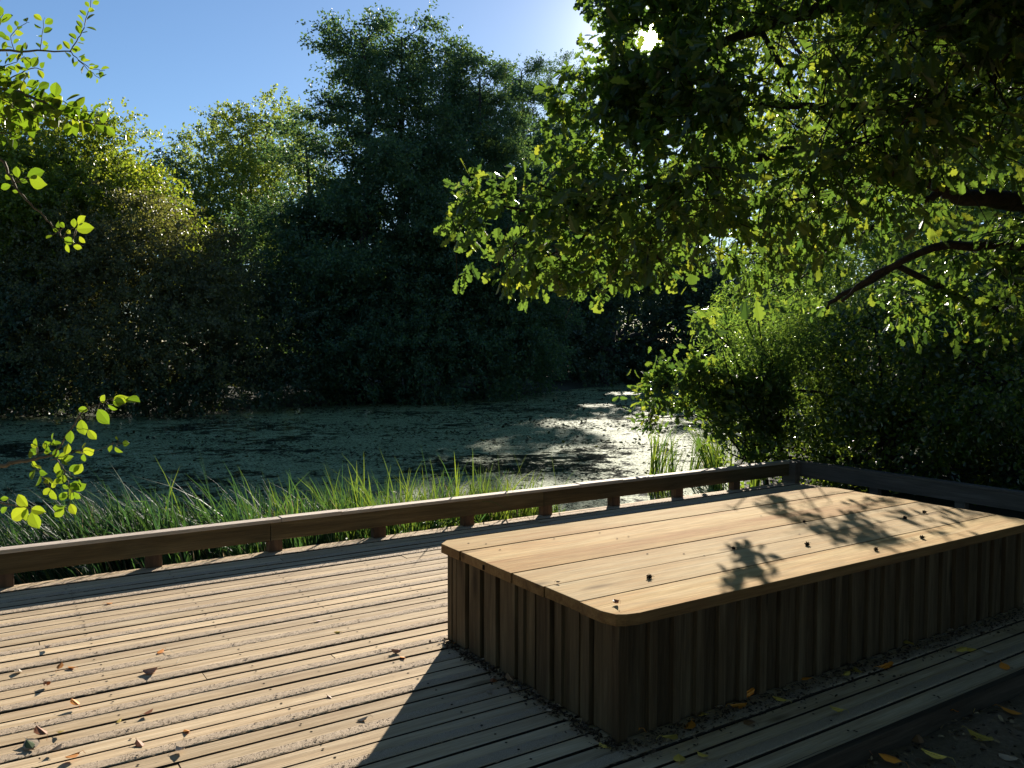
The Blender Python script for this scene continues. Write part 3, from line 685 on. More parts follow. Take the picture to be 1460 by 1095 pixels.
# right side: willow, bushes, young oak, big oak
right = 'trees and bushes right of the pond'
tree('willow_tree', 'backlit willow with narrow bright leaves behind the big oak, right of the pond', 'tree', GB(1190,14),
     LB([(1090,400,13,(.8,.7)),(1150,370,13.5,(1.0,.8)),(1200,330,14,(1.0,.8)),(1120,330,14,(.7,.6)),(1250,390,14,(1.1,.9)),(1160,450,13,(1.0,.7)),(1090,470,12.4,(.7,.5)),(1250,300,15,(1.1,.9)),(1320,350,15,(1.2,1)),(1060,500,12,(.6,.5)),(1340,430,14,(1.2,1)),(1400,380,15,(1.3,1.1)),(1480,400,15,(1.3,1.2)),(1185,520,13,(1.1,.8))]),
     52, 16, .095, T_NARROW, M['lf_willow'], M['bark'], .16, (.25,.6), right, droop=.5)
tree('willow_bush', 'willow bush sprays with narrow leaves poking left over the pond', 'bush', GB(1120,11.2),
     LB([(1035,470,9.0,(.30,.22)),(1080,450,9.4,(.4,.33)),(1000,455,8.8,(.13,.08)),(1090,500,9.8,(.45,.33)),(1060,420,9.5,(.28,.25)),(1030,500,9.3,(.24,.17)),(1120,470,10,(.5,.4))]),
     420, 14, .075, T_NARROW, M['lf_willow'], M['bark'], .05, (.2,.42), right, droop=.3)
sp = lambda P: np.ones(len(P), bool)
tree('goat_willow', 'dense dark bush with glinting small leaves behind the side rail', 'bush', GB(1270,9.8),
     LB([(1120,560,10.6,(.8,.6)),(1180,500,10.4,(.9,.7)),(1190,600,10.2,(.9,.55)),(1260,560,9.8,(.9,.7)),(1250,470,9.8,(.9,.7)),(1330,500,9.5,(.9,.8)),(1340,600,9,(.9,.6)),(1420,540,9,(.9,.8)),(1500,580,8.8,(1,.8)),(1130,640,10.5,(.7,.38)),(1220,660,10,(.8,.35)),(1330,670,9.4,(.8,.35)),(1440,680,9,(.8,.4)),(1320,420,10,(.9,.7)),(1420,440,10,(1,.8)),(1540,470,10,(1.1,1)),(1075,600,10.6,(.5,.45)),(1060,655,10.4,(.5,.35))]),
     84, 14, .062, T_OVAL, M['lf_gloss'], M['bark'], .1, (.18,.45), right, droop=.2, clump=.28)
tree('bramble_bush', 'low dark undergrowth in deep shade just beyond the side rail at the right edge', 'bush', GB(1420,10),
     LB([(1300,690,10.0,(.7,.35)),(1420,700,9.5,(.8,.4)),(1540,700,9.2,(1,.5)),(1200,680,10.4,(.6,.3)),(1480,620,11,(1.4,1)),(1600,600,11,(1.5,1.4)),(1340,570,12.5,(1.5,1.1)),(1190,600,12.8,(1.2,.7)),(1460,460,13,(1.6,1.5)),(1620,400,13,(2,2))]),
     70, 16, .075, T_OVAL, M['lf_dark'], M['bark'], .06, (.2,.5), right)
tree('young_oak', 'small sunlit oak sapling spray leaning out over the pond beside the reeds', 'tree', GB(1100,11.0),
     LB([(955,560,9.2,(.20,.19)),(930,595,9.1,(.12,.14)),(1000,545,9.4,(.27,.21)),(1045,560,9.7,(.34,.3)),(985,590,9.4,(.22,.15)),(925,560,9.0,(.08,.12)),(1060,600,10,(.33,.3)),(1090,540,10,(.35,.28)),(1020,610,9.6,(.25,.17)),(950,525,9.2,(.08,.08))]),
     620, 8, .12, T_OAK, M['lf_oak'], M['bark'], .035, (.1,.24), right, twigs=120, droop=.2)

# tall tree behind the oak at the upper right
tree('tall_tree', 'tall lit green tree behind the big oak at the upper right', 'tree', GB(1360,20),
     LB([(1120,40,19,(1.5,1.3)),(1200,110,19,(1.6,1.3)),(1290,60,19,(1.8,1.5)),(1380,130,19,(1.8,1.5)),(1450,40,19,(1.9,1.6)),(1220,210,18,(1.5,1.3)),(1330,230,18,(1.7,1.4)),(1440,240,18,(1.8,1.5)),(1540,140,19,(2,2)),(1200,-60,19,(2,1.6)),(1350,-80,19,(2.2,2)),(1500,-80,19,(2.2,2)),(1560,300,18,(2,2)),(1400,330,17,(1.6,1.4)),(1080,-40,20,(1.3,1.1))]),
     16, 20, .13, T_FAR, M['lf_lime'], M['barkalder'], .28, (.35,.9), right, clump=.45)

# the big oak: limbs reach in from the right
oak = empty('oak_tree', GB(1800,6.2), 'big oak reaching in from the right, lobed leaves hanging across the sun', 'tree', right)
mb = MB(); ob = np.array(GB(1800,6.2)); hub = at(1800, 250, 6.2); 
mb.tube([ob-[0,0,.3], ob+[.0,.0,.6], (ob+hub)/2+[.05,.05,0], hub, hub+[0,.1,1.5], hub+[.2,.1,3.5]], [.36,.30,.27,.24,.18,.1], 12)
def pl(lst, r0, r1, k=7):
    pts = [at(*q) for q in lst]; n = len(pts); out = []
    for i in range(n-1):
        for j in range(4):
            t = j/4; p = pts[i]*(1-t)+pts[i+1]*t; out.append(p+rng.normal(0, .012, 3))
    out.append(pts[-1]); mm = len(out); mb.tube(out, [r0+(r1-r0)*i/(mm-1) for i in range(mm)], k)
pl([(1800,300,6.2),(1600,285,5.9),(1460,285,5.8),(1390,283,5.8),(1345,274,5.8)], .10, .045, 10)
pl([(1345,274,5.8),(1300,290,5.8),(1262,312,5.8),(1200,350,5.7),(1150,360,5.6)], .03, .006)
pl([(1355,276,5.8),(1310,250,5.7),(1230,225,5.5),(1120,215,5.4),(1000,240,5.4),(880,280,5.5),(780,300,5.55),(700,300,5.6),(655,315,5.65)], .045, .005)
pl([(1800,400,6.4),(1600,370,6.3),(1440,350,6.2),(1330,352,6.2),(1250,390,6.3),(1200,430,6.4)], .06, .012)
pl([(1500,330,6.3),(1420,440,6.9),(1280,380,6.8),(1200,420,6.7),(1180,440,6.7)], .04, .015)
pl([(1800,150,6.1),(1600,90,5.6),(1400,60,5.2),(1260,30,5.2),(1180,5,5.3),(1080,40,5.5),(1010,70,5.6),(940,95,5.8),(870,110,6)], .08, .008, 9)
pl([(1500,70,5.4),(1340,160,5.0),(1200,150,5.0),(1060,150,5.3),(960,200,5.5),(880,210,5.7)], .04, .006)
pl([(1180,5,5.3),(1100,-60,5.4),(980,-60,5.6),(900,-20,5.8)], .03, .006)
pl([(1000,240,5.4),(940,300,5.3),(900,360,5.3)], .02, .004); pl([(880,280,5.5),(830,340,5.5),(800,390,5.5)], .015, .004)
pl([(780,300,5.55),(740,350,5.6),(715,400,5.6)], .012, .004); pl([(1080,40,5.5),(1130,120,5.2),(1150,200,5.1)], .02, .005)
OL = LB([(880,50,6,.42),(865,150,6,.38),(940,130,5.8,.42),(1000,60,5.6,.42),(900,230,5.7,.38),(850,20,6,.22),(835,205,5.9,.22),
 (745,285,5.6,.28),(700,285,5.6,.2),(680,330,5.65,.2),(700,375,5.6,.2),(745,385,5.6,.19),(790,330,5.55,.32),(815,385,5.5,.2),(850,300,5.5,.35),(865,385,5.45,.15),(900,360,5.4,.2),(930,300,5.3,.38),(820,240,5.7,.25),(655,320,5.65,.10),(935,375,5.3,.14),
 (1000,180,5.4,.45),(1010,280,5.3,.42),(1060,120,5.2,.42),(1080,330,5.6,.3),(1120,250,5.2,.42),(1090,30,5.3,.35),(1160,80,4.9,.35),(1180,180,4.9,.45),(1010,350,5.6,.24),
 (1270,70,4.6,.42),(1260,160,4.7,.42),(1250,250,5.2,.38),(1370,90,4.5,.45),(1370,200,4.8,.42),(1440,130,4.4,.4),(1450,30,4.3,.4),(1180,310,5.8,.28),(1300,300,6.2,.3),(1380,350,6.5,.3),(1440,420,6.8,.35),(1300,430,7,.3),
 (960,20,5.7,.35),(1030,-60,5.5,.5),(1200,-60,5,.5),(1330,-40,4.6,.5),(1480,-60,4.3,.6),(900,-60,5.9,.4),(1560,100,4.8,.6),(1580,260,5.4,.6),(1560,400,6.2,.6),(1250,-200,4.6,.7),(1420,-220,4.4,.8),(1600,-150,4.6,.8),(1000,-200,5.4,.6),(1700,50,5.5,.9)])
RF = []                                              # unseen foliage added above and behind the viewer to block skylight
for q in range(25):
    a_ = SUN_AZ+math.pi+rng.uniform(-1.9, 1.75); el = rng.uniform(.28, 1.3); rd_ = rng.uniform(5.5, 8.5)
    RF.append((np.array([math.cos(a_)*math.cos(el)*rd_, math.sin(a_)*math.cos(el)*rd_, 1.3+math.sin(el)*rd_*.8]), (1.35, .85)))
RF += [(np.array(q), r) for q, r in [((6.4,-.2,4.2),(1.3,.9)),((5.6,-1.8,3.8),(1.3,.9)),((8.4,.6,3.8),(1.4,1.2)),((9.6,2.2,3.4),(1.4,1.4)),((3.4,-.6,4.6),(1.3,.6)),((1.6,-.8,4.8),(1.3,.6)),((9.8,0,2),(1.4,1.4)),((8.4,-2.2,1.8),(1.6,1.5))]]
S, Dn = lobe_twigs(OL, 270, .36); L = rng.uniform(.12, .34, len(S))
for i in rng.permutation(len(S))[:1500]:
    tu, tv_, _d = proj(S[i]+Dn[i]*L[i])
    if tv_[0] < 240 and tu[0] < 850 and tu[0] > -100: continue
    if carve(S[i])[0] and carve(S[i]+Dn[i]*L[i])[0]:
        mb.tube([S[i]-Dn[i]*.12, S[i]+Dn[i]*L[i]*.5, S[i]+Dn[i]*L[i]-[0,0,.06*L[i]]], [.006,.004,.002], 3)
P, ax, nr = twig_leaves(S, Dn, L, 8, .035, .25, .5); k = carve(P); P, ax, nr = P[k], ax[k], nr[k]
# leaf tips that hang low enough to throw their shadows on the platform top
EP = []
for cx, cy, rx, ry in PATCH:
    s0 = 3.7 if cx < 1090 else 4.4
    nl = max(3, int(rx*ry/22)); rr_ = np.sqrt(rng.random(nl)); th_ = rng.random(nl)*6.283
    for j in range(nl):
        p = on(cx+rx*rr_[j]*math.cos(th_[j]), cy+ry*rr_[j]*math.sin(th_[j]), PZ0)+SUN*(s0+rng.normal(0,.22)); EP.append(p)
EP = np.array(EP); P = np.concatenate([P, EP]); ax = np.concatenate([ax, nrm(rdir(len(EP))+[0,0,-.5])]); nr = np.concatenate([nr, nrm(rdir(len(EP))+SUN*.9)])
for lst in ([(1080,330,5.6),(1040,360,6.6),(1005,385,7.4),(992,402,7.6),(990,425,7.6)],[(1200,350,5.7),(1150,380,7.6),(1100,410,8.6),(1060,425,8.8),(1030,430,8.6)],[(1150,380,7.6),(1140,410,9),(1120,430,9.4)]):
    pl(lst, .012, .003, 5)
mb.build('trunk', M['bark'], oak, smooth=True)
u_, v2_, d_ = proj(P); k = ~((u_ > 1325) & (u_ < 1480) & (v2_ > 262) & (v2_ < 302) & (d_ < 5.95)) & ~((u_ > 850) & (u_ < 1230) & (v2_ > -20) & (v2_ < 95) & (np.sin(u_*.055+v2_*.03)+np.sin(v2_*.11-u_*.021) > .75) & ((u_-930)**2+(v2_-52)**2 > 3600)) & ~((u_ > 1060) & (u_ < 1500) & (v2_ < 330) & (rng.random(len(P)) < .5)); P, ax, nr = P[k], ax[k], nr[k]
u3, v3, d3 = proj(P)
lx = np.interp(v3, [-200,0,40,110,180,225,240,300,400,430], [825,832,838,800,780,745,675,640,655,665])+9*np.sin(v3*.09)+7*np.sin(v3*.23+1)
by = np.interp(u3, [600,640,690,750,800,860,900,950,1000,1060], [430,415,432,432,412,428,402,410,425,470])+7*np.sin(u3*.12)+5*np.sin(u3*.31)
k = ~((d3 > 0) & (u3 < lx) & (u3 > -100)) & ~((u3 < 1030) & (u3 > 500) & (v3 > by) & (d3 < 6.6) & (d3 > 0)); P, ax, nr = P[k], ax[k], nr[k]
ax[:,2] -= .35; vv = np.clip(rng.normal(.42,.2,len(P)),0,1)
leaves('crown', P, ax, nr, np.clip(0.094*rng.lognormal(-.12,.3,len(P)),.04,.17), T_OAK, M['lf_oak'], oak, vv)
S, Dn = lobe_twigs(RF, 26, .5); P, ax, nr = twig_leaves(S, Dn, rng.uniform(.3,.9,len(S)), 12, .1, .2, .6); k = carve(P)
u_, v2_, d_ = proj(P); k &= ~((d_ > .1) & (u_ > -150) & (u_ < 1600) & (v2_ > -120) & (v2_ < 1200)) & (np.linalg.norm(P-CAM, axis=1) > 2.2)
P, ax, nr = P[k], ax[k], nr[k]
leaves('upper_crown', P, ax, nr, .24*rng.uniform(.7,1.2,len(P)), T_FAR, M['lf_oak'], oak)

# foreground sprays reaching in from the left
fg = empty('buckthorn_tree', GB(-330,3.0), 'leafy sprays with bright yellow-green rounded leaves reaching in at the left edge', 'tree')
mb = MB(); b0 = np.array(GB(-330,3.0)); 
mb.tube([b0-[0,0,.2], at(-340,700,3.0), at(-330,300,2.9), at(-300,50,2.9), at(-320,-250,3.0)], [.05,.045,.038,.03,.02], 8)
LP = []; LA = []; LN = []; LS = []; LV = []
def spray(pts, r0, r1, size=0, step=0, out=.9, vb=.5):
    P3 = [at(*q) for q in pts]; seg = []
    for i in range(len(P3)-1):
        for j in range(4): seg.append(P3[i]*(1-j/4)+P3[i+1]*(j/4)+rng.normal(0,.0015,3))
    seg.append(P3[-1]); mb.tube(seg, [r0+(r1-r0)*i/(len(seg)-1) for i in range(len(seg))], 5)
    if not size: return
    A = np.array(seg); d = np.linalg.norm(np.diff(A, axis=0), axis=1); c = np.concatenate([[0], np.cumsum(d)]); side = 1
    s = step*.5
    while s <= c[-1]:
        k = min(len(d)-1, np.searchsorted(c, s)-1 if s > 0 else 0); t = (s-c[k])/d[k]; p = A[k]*(1-t)+A[k+1]*t; dr = nrm(A[k+1]-A[k])
        sd = nrm(np.cross(dr, F)+rng.normal(0,.35,3))*side; side *= -1
        a = nrm(dr*rng.uniform(.2,.9)+sd*out); LP.append(p+a*.004); LA.append(a); LN.append(nrm(-F*.5+np.array([0,0,.35])+rng.normal(0,.75,3))); LS.append(size*rng.uniform(.7,1.15)); LV.append(np.clip(rng.normal(vb,.22),0,1))
        s += step*rng.uniform(.6,1.4)
a_, b_ = 2.5, .034
spray([(-300,90,2.8),(-60,75,2.5),(0,72,2.5),(55,73,2.5),(100,73,2.5)], .006, .002, .026, .02)
spray([(100,73,2.5),(113,55,2.5),(122,35,2.5),(130,0,2.5),(134,-25,2.5)], .0018, .001, .026, .011)
spray([(100,73,2.5),(112,86,2.5),(128,98,2.5),(150,100,2.5)], .0016, .0008, .024, .011)
spray([(112,86,2.5),(128,102,2.5),(143,112,2.5)], .0012, .0007, .022, .014)
spray([(57,72,2.5),(60,50,2.5),(64,25,2.5)], .0013, .0007, .025, .013)
spray([(20,73,2.5),(15,50,2.5),(30,35,2.5),(42,32,2.5)], .0013, .0007, .024, .013)
spray([(-30,60,2.4),(-5,45,2.4),(5,20,2.4)], .0013, .0007, .036, .025)
spray([(-80,125,2.4),(-20,118,2.4),(15,112,2.4),(45,97,2.4),(62,100,2.4)], .003, .001, .030, .012)
spray([(-300,70,2.6),(-60,108,2.3),(0,126,2.2),(30,133,2.2),(60,145,2.2),(90,162,2.2),(110,172,2.2),(150,178,2.2)], .007, .001, .036, .006)
spray([(-40,130,2.15),(0,140,2.15),(25,155,2.15),(60,165,2.15),(75,172,2.15)], .002, .001, .036, .007)
spray([(-50,160,2.2),(-10,165,2.2),(20,175,2.2),(40,190,2.2)], .002, .001, .036, .007)
spray([(-60,190,2.2),(-20,185,2.2),(10,190,2.2),(30,195,2.2)], .002, .001, .038, .012)
spray([(-60,150,2.3),(0,152,2.3),(30,168,2.3),(50,176,2.3)], .002, .001, .036, .007)
spray([(10,128,2.25),(40,150,2.25),(75,158,2.25),(105,180,2.25)], .002, .001, .034, .007)
spray([(-50,100,2.3),(0,108,2.3),(25,120,2.3),(60,128,2.3)], .002, .001, .034, .009)
spray([(60,145,2.2),(85,142,2.2),(110,155,2.2),(140,160,2.2)], .0015, .0008, .036, .013)
spray([(-30,80,2.3),(0,95,2.3),(20,90,2.3),(35,80,2.3)], .0015, .0008, .032, .011)
spray([(-300,100,2.6),(-60,170,2.2),(-20,205,2.1),(5,232,2.1),(20,262,2.1),(38,285,2.1),(62,308,2.1),(80,328,2.1),(92,343,2.1),(118,350,2.1)], .005, .001)
spray([(-320,640,2.7),(-60,668,2.3),(0,664,2.2),(30,657,2.2),(50,655,2.2),(80,648,2.2)], .008, .003)
spray([(80,648,2.2),(92,625,2.2),(110,598,2.2),(125,583,2.2),(145,574,2.2),(172,564,2.2)], .0025, .001)
spray([(72,655,2.2),(95,650,2.2),(110,642,2.2),(125,640,2.2)], .0015, .0008, .026, .02)
spray([(78,650,2.2),(88,665,2.2),(100,678,2.2),(116,682,2.2)], .0016, .0008, .03, .013)
spray([(90,670,2.2),(98,692,2.2),(102,700,2.2),(96,722,2.2)], .0014, .0008, .03, .014)
spray([(45,660,2.2),(55,672,2.2),(62,682,2.2)], .0012, .0007, .028, .014)
spray([(40,657,2.2),(60,645,2.2),(75,630,2.2)], .0012, .0007, .026, .013)
spray([(-300,690,2.7),(-60,705,2.3),(0,717,2.2),(25,722,2.2),(45,724,2.2)], .004, .0015)
spray([(140,642,2.2),(160,632,2.2),(182,632,2.2)], .0008, .0006)
spray([(125,640,2.2),(140,642,2.2)], .0008, .0008)
def exl(lst, sc, ox, oy, D):
    TW = np.array([c_ for c_ in mb.co])
    for x0, y0, x1, y1 in lst:
        p = at(ox+x0/sc, oy+y0/sc, D); w_ = TW[np.argmin(((TW-p)**2).sum(1))]; mb.tube([w_, (w_+p)/2+rng.normal(0,.003,3), p], [.0011,.0009,.0008], 4); q = at(ox+x1/sc, oy+y1/sc, D+rng.uniform(-.012,.012)); l = np.linalg.norm(q-p)
        LP.append(p); LA.append(nrm(q-p)); LN.append(nrm(-F+rng.normal(0,.33,3))); LS.append(l*.92); LV.append(np.clip(rng.normal(.62,.2),0,1))
exl([(665,205,745,315),(550,275,575,390),(600,215,525,205),(690,165,715,105),(770,140,880,128),(850,140,955,155),(765,155,850,165),(730,175,800,210),(600,345,650,420),(565,500,655,470),(570,510,575,565),
     (250,460,230,405),(255,465,205,445),(305,440,355,420),(365,410,380,455),(310,460,345,500),(760,450,740,500),(780,460,825,515),(830,435,885,440),(800,415,785,390),(345,740,290,790),
     (345,750,380,830),(350,740,385,705),(300,690,330,710),(470,745,420,720),(480,730,545,700),(460,770,420,810),(495,770,560,810),(500,770,480,820),(440,870,350,880),(435,880,370,940),
     (190,870,105,785),(190,875,80,960),(180,880,170,970),(210,885,300,900),(215,900,255,1030),(60,810,0,815),(50,870,0,915),(480,350,470,440)], 4.76, 0, 540, 2.2)
exl([(75,730,65,680),(110,725,190,705),(120,735,195,760),(80,735,115,750),(50,735,20,720),(45,760,0,775),(50,780,75,790),(215,965,190,985),(245,935,232,905),(320,925,355,885),(305,935,305,895),
     (265,935,245,910),(290,960,275,945),(325,970,350,1000),(275,1000,285,1040),(260,980,310,1000),(310,940,390,935),(240,950,215,940),(300,1010,340,1020)], 2.88, 0, 0, 2.1)
mb.build('trunk', M['barkpale'], fg, smooth=True)
leaves('crown', np.array(LP), np.array(LA), np.array(LN), np.array(LS), T_ROUND, M['lf_fg'], fg, np.array(LV))

# ------------------------------------------------------------------ fallen leaves, cones, litter
def dryleaf(name, c, tr=.2):
    return leafmat(name, tuple(x*.75 for x in c), c, tuple(min(1,x*1.2) for x in c), tr, 1.3, .55, .3, (1.1,.95,.7))
DM = {'orange': dryleaf('orange leaf', (.74,.29,.03)), 'rust': dryleaf('rust leaf', (.34,.12,.04)), 'pale': dryleaf('pale dry leaf', (.5,.4,.29)),
      'yellow': dryleaf('yellow leaf', (.66,.50,.10)), 'pink': dryleaf('pinkish leaf', (.42,.24,.17)), 'green': dryleaf('green leaf', (.06,.10,.02)), 'brown': dryleaf('brown leaf', (.26,.15,.075))}
def curled(kind, tm, size, curl):
    """one fallen leaf, cupped and with a stalk, built flat round its own origin"""
    tv, tf = tm; n = 8
    co = []
    for x, y, z in tv:
        X = (x-.5)*size; Yv = y*size; zz = curl*size*((x-.5)**2*2.2+(y*1.7)**2)*.9+random.uniform(0,.05)*size+.002
        co.append((X, Yv, zz))
    mb = MB(); mb.add(co, tf, random.random())
    # stalk
    mb.tube([(-.5*size,0,co[0][2]), (-.68*size,.03*size,co[0][2]+.02*size), (-.82*size,.09*size,co[0][2]*.4)], [.0009,.0008,.0007], 4)
    o = mb.build('fallen_leaf', DM[kind])
    sm = o.modifiers.new('thick', 'SOLIDIFY'); sm.thickness = .0005
    return o
FL = [  # px, py, z, kind, template, size, curl, label, group
 (70,927,0,'pale',T_ROUND,.045,.8,'pale curled leaf near the left edge, uppermost of the pale ones on the sunny boards'),
 (25,959,0,'pale',T_ROUND,.05,.7,'pale leaf by the left photo edge, below the uppermost pale one'),
 (66,981,0,'rust',T_OAK,.05,.9,'small crumpled brown leaf between the pale leaf and the bright orange one'),
 (216,961,0,'pink',T_OAK,.075,.8,'pinkish brown crumpled oak leaf casting a long shadow on the sunny boards'),
 (86,955,0,'orange',T_OVAL,.05,.3,'thin rusty orange leaf sliver stuck in a board gap, left one of a pair'),
 (102,953,0,'orange',T_OVAL,.045,.3,'thin rusty orange leaf sliver stuck in a board gap, right one of a pair'),
 (229,930,0,'orange',T_OVAL,.05,.4,'flat orange leaf beside thin straws, near the pinkish oak leaf'),
 (106,1008,0,'orange',T_ROUND,.052,.5,'bright orange leaf lying across a board gap in mid left deck'),
 (45,1063,.004,'pale',T_ROUND,.085,.25,'large whitish leaf with a dark green leaf on it, bottom left'),
 (42,1063,.012,'green',T_OVAL,.06,.25,'dark green leaf resting on the large whitish leaf'),
 (56,1051,.006,'rust',T_ROUND,.07,.7,'rust brown curled leaf just behind the large whitish leaf'),
 (104,1082,.004,'orange',T_ROUND,.055,.7,'brightest orange round leaf at the bottom left casting a long shadow'),
 (82,1072,0,'pale',T_ROUND,.045,.7,'small greyish leaf between whitish leaf and brightest orange leaf'),
 (256,1073,0,'pale',T_ROUND,.05,.8,'cream leaf tipped up on a grit strip, bottom of the sunny deck'),
 (212,1020,0,'rust',T_OVAL,.05,.6,'rust leaf caught in the wide gap, right of the bright orange leaf'),
 (198,1062,0,'rust',T_OVAL,.055,.4,'reddish leaf scrap in the lowest wide gap'),
 (170,1029,0,'yellow',T_OVAL,.03,.4,'tiny ochre leaf scrap in the gap left of the rust leaf'),
 (266,1044,0,'orange',T_OVAL,.045,.4,'small orange leaf in the gap above the cream leaf'),
 (88,1048,0,'yellow',T_OVAL,.04,.3,'small mustard leaf in the gap right of the rust brown curled leaf'),
 (155,861,0,'orange',T_OVAL,.045,.5,'small pale orange leaf near the rail shadow at the left'),
 (481,903,0,'yellow',T_ROUND,.035,.5,'small yellow leaf in the middle of the sunny boards'),
 (454,886,0,'pink',T_OVAL,.04,.4,'small faded pink leaf just above the small yellow leaf'),
 (564,931,0,'pink',T_OAK,.055,.8,'crumpled pinkish leaf on the sunny boards left of the platform'),
 (574,938,0,'orange',T_OVAL,.04,.2,'thin orange sliver below the crumpled pinkish leaf'),
 (469,995,0,'rust',T_OVAL,.03,.3,'tiny rust scrap in the gap in the middle of the lower sunny deck'),
 (518,1027,0,'pale',T_OVAL,.05,.6,'greyish leaf close to the platform shadow edge'),
 (649,918,0,'orange',T_ROUND,.045,.8,'orange leaf at the foot of the platform left corner'),
 (692,943,0,'pale',T_OVAL,.035,.5,'small grey leaf in the platform shadow near its left corner'),
 (703,972,0,'rust',T_ROUND,.05,.6,'brown leaf at the foot of the platform end, left one of three'),
 (726,972,0,'brown',T_ROUND,.055,.6,'brown leaf at the foot of the platform end, middle one of three'),
 (739,984,0,'pale',T_ROUND,.055,.8,'largest pale leaf at the foot of the platform end'),
 (697,988,0,'pale',T_OVAL,.05,.4,'thin pale leaf on the shaded boards left of the largest pale leaf'),
 (797,1011,0,'pale',T_ROUND,.04,.7,'white leaf chip at the foot of the platform end, upper one'),
 (784,1019,0,'pale',T_ROUND,.045,.6,'white leaf chip at the foot of the platform end, left one'),
 (809,1027,0,'pale',T_ROUND,.04,.5,'white leaf chip at the foot of the platform end, lower right one'),
 (862,1065,0,'yellow',T_ROUND,.045,.4,'dull yellow leaf below the near corner of the platform'),
 (903,1044,0,'orange',T_OAK,.065,.6,'bright orange lobed leaf beside the near corner of the platform'),
 (954,1055,0,'yellow',T_ROUND,.07,.5,'mustard leaf on the shaded boards right of the bright orange lobed leaf'),
 (985,1038,0,'orange',T_ROUND,.06,.5,'amber leaf standing against the debris under the long platform side'),
 (954,1022,0,'yellow',T_OVAL,.05,.6,'small ochre leaf above the mustard leaf'),
 (1003,1024,0,'yellow',T_OAK,.06,.4,'faded lobed leaf right of the amber leaf'),
 (969,1084,0,'yellow',T_ROUND,.055,.4,'pale yellow leaf at the bottom edge of the photo, left of its oval neighbour'),
 (1002,1080,0,'yellow',T_OVAL,.045,.3,'small oval yellow leaf at the bottom edge of the photo'),
 (1026,1014,0,'pale',T_OVAL,.05,.6,'grey leaf between the faded lobed leaf and the amber pair'),
 (1053,1010,0,'orange',T_ROUND,.06,.6,'amber leaf in front of the long platform side, lower of a pair'),
 (1066,997,0,'orange',T_OAK,.07,.6,'amber lobed leaf in front of the long platform side, upper of a pair'),
 (1191,1019,0,'yellow',T_OAK,.06,.4,'yellowish oak leaf alone on the shaded edge board'),
 (1070,1032,0,'brown',T_OVAL,.06,.4,'brown leaf below the amber pair'),
 (1207,964,0,'yellow',T_OVAL,.04,.4,'small yellow leaf in the shade, left of the round dull leaf'),
 (1222,958,0,'yellow',T_ROUND,.065,.4,'round dull leaf in the shade of the long platform side'),
 (1263,955,0,'orange',T_OAK,.075,.5,'dull orange oak leaf in the shade right of the round dull leaf'),
 (1295,924,0,'yellow',T_OVAL,.07,.6,'curved yellow leaf against the right half of the long platform side'),
 (1352,899,0,'pale',T_ROUND,.06,.5,'dim leaf near the far right foot of the platform'),
 (1371,931,0,'yellow',T_OVAL,.06,.3,'flat leaf on the edge board gap at the right, left one of a pair'),
 (1384,930,0,'yellow',T_OVAL,.06,.3,'flat leaf on the edge board gap at the right, right one of a pair'),
 (1405,932,0,'pale',T_OVAL,.04,.5,'tiny pale leaf right of the pair on the edge board gap'),
 (1432,952,0,'orange',T_ROUND,.055,.4,'orange leaf near the right photo edge on the edge board'),
 (1382,1004,-.075,'yellow',T_OAK,.09,.4,'largest yellowish lobed leaf on the soil by the deck edge'),
 (1398,1053,-.075,'yellow',T_OAK,.10,.3,'broad ochre oak leaf on the soil at the lower right'),
 (1354,1025,-.075,'orange',T_ROUND,.085,.5,'amber leaf on the soil below the largest yellowish one'),
 (1235,1067,-.075,'yellow',T_OAK,.09,.5,'bright mustard leaf cluster on the soil beside the deck edge'),
 (1210,1078,-.075,'rust',T_OAK,.09,.6,'rusty crumpled leaf beside the bright mustard one'),
 (1413,984,-.075,'rust',T_OAK,.10,.6,'rusty lobed leaf on the soil near the right edge under the deck board'),
 (1308,1054,-.075,'brown',T_OVAL,.07,.5,'brown leaf on the soil, middle of the lower right corner'),
 (1167,1091,-.075,'rust',T_OAK,.07,.6,'rusty leaf on the soil cut by the bottom edge of the photo'),
 (878,862,PZ+.001,'rust',T_OAK,.038,1.0,'curled reddish brown leaf lying on the near corner of the platform top'),
 (796,832,PZ+.001,'pink',T_OVAL,.022,.8,'tiny pink leaf scrap on the left part of the platform top'),
] + [
 (1112,1000,0,'yellow',T_ROUND,.05,.4,'small yellow leaf in the shade right of the amber pair beside the long side'),
 (1150,975,0,'orange',T_OVAL,.05,.5,'narrow amber leaf close under the long platform side, left of the small yellow one'),
 (1330,1080,-.075,'yellow',T_OAK,.08,.4,'ochre leaf on the soil near the bottom edge, right of the brown leaf'),
 (1440,1015,-.075,'orange',T_ROUND,.07,.4,'amber leaf on the soil at the right photo edge'),
 (1268,1088,-.075,'orange',T_OVAL,.07,.4,'narrow amber leaf on the soil at the bottom, left of the ochre one'),
 (1440,1080,-.075,'pale',T_ROUND,.07,.4,'pale leaf on the soil in the lower right corner'),
]
for i, (u, v_, z, kind, tm, sz, cu, lab) in enumerate(FL):
    p = on(u, v_, z); o = curled(kind, tm, sz*(1.22 if u > 820 and z < .1 else 1.0), cu); o.location = (p[0], p[1], z+.004+(.004 if z == 0 else 0))
    o.rotation_euler = (random.uniform(-.25,.25), random.uniform(-.3,.3), random.uniform(0, 6.28))
    rm = o.rotation_euler.to_matrix(); lo = sorted((rm @ vx.co).z for vx in o.data.vertices)[2]; o.location.z = (z if z > -.05 else float(ground_z(np.array([p[0]]), np.array([p[1]]))[0])+.006)+.003-lo
    tag(o, lab, 'leaf', 'fallen leaves on deck and soil')
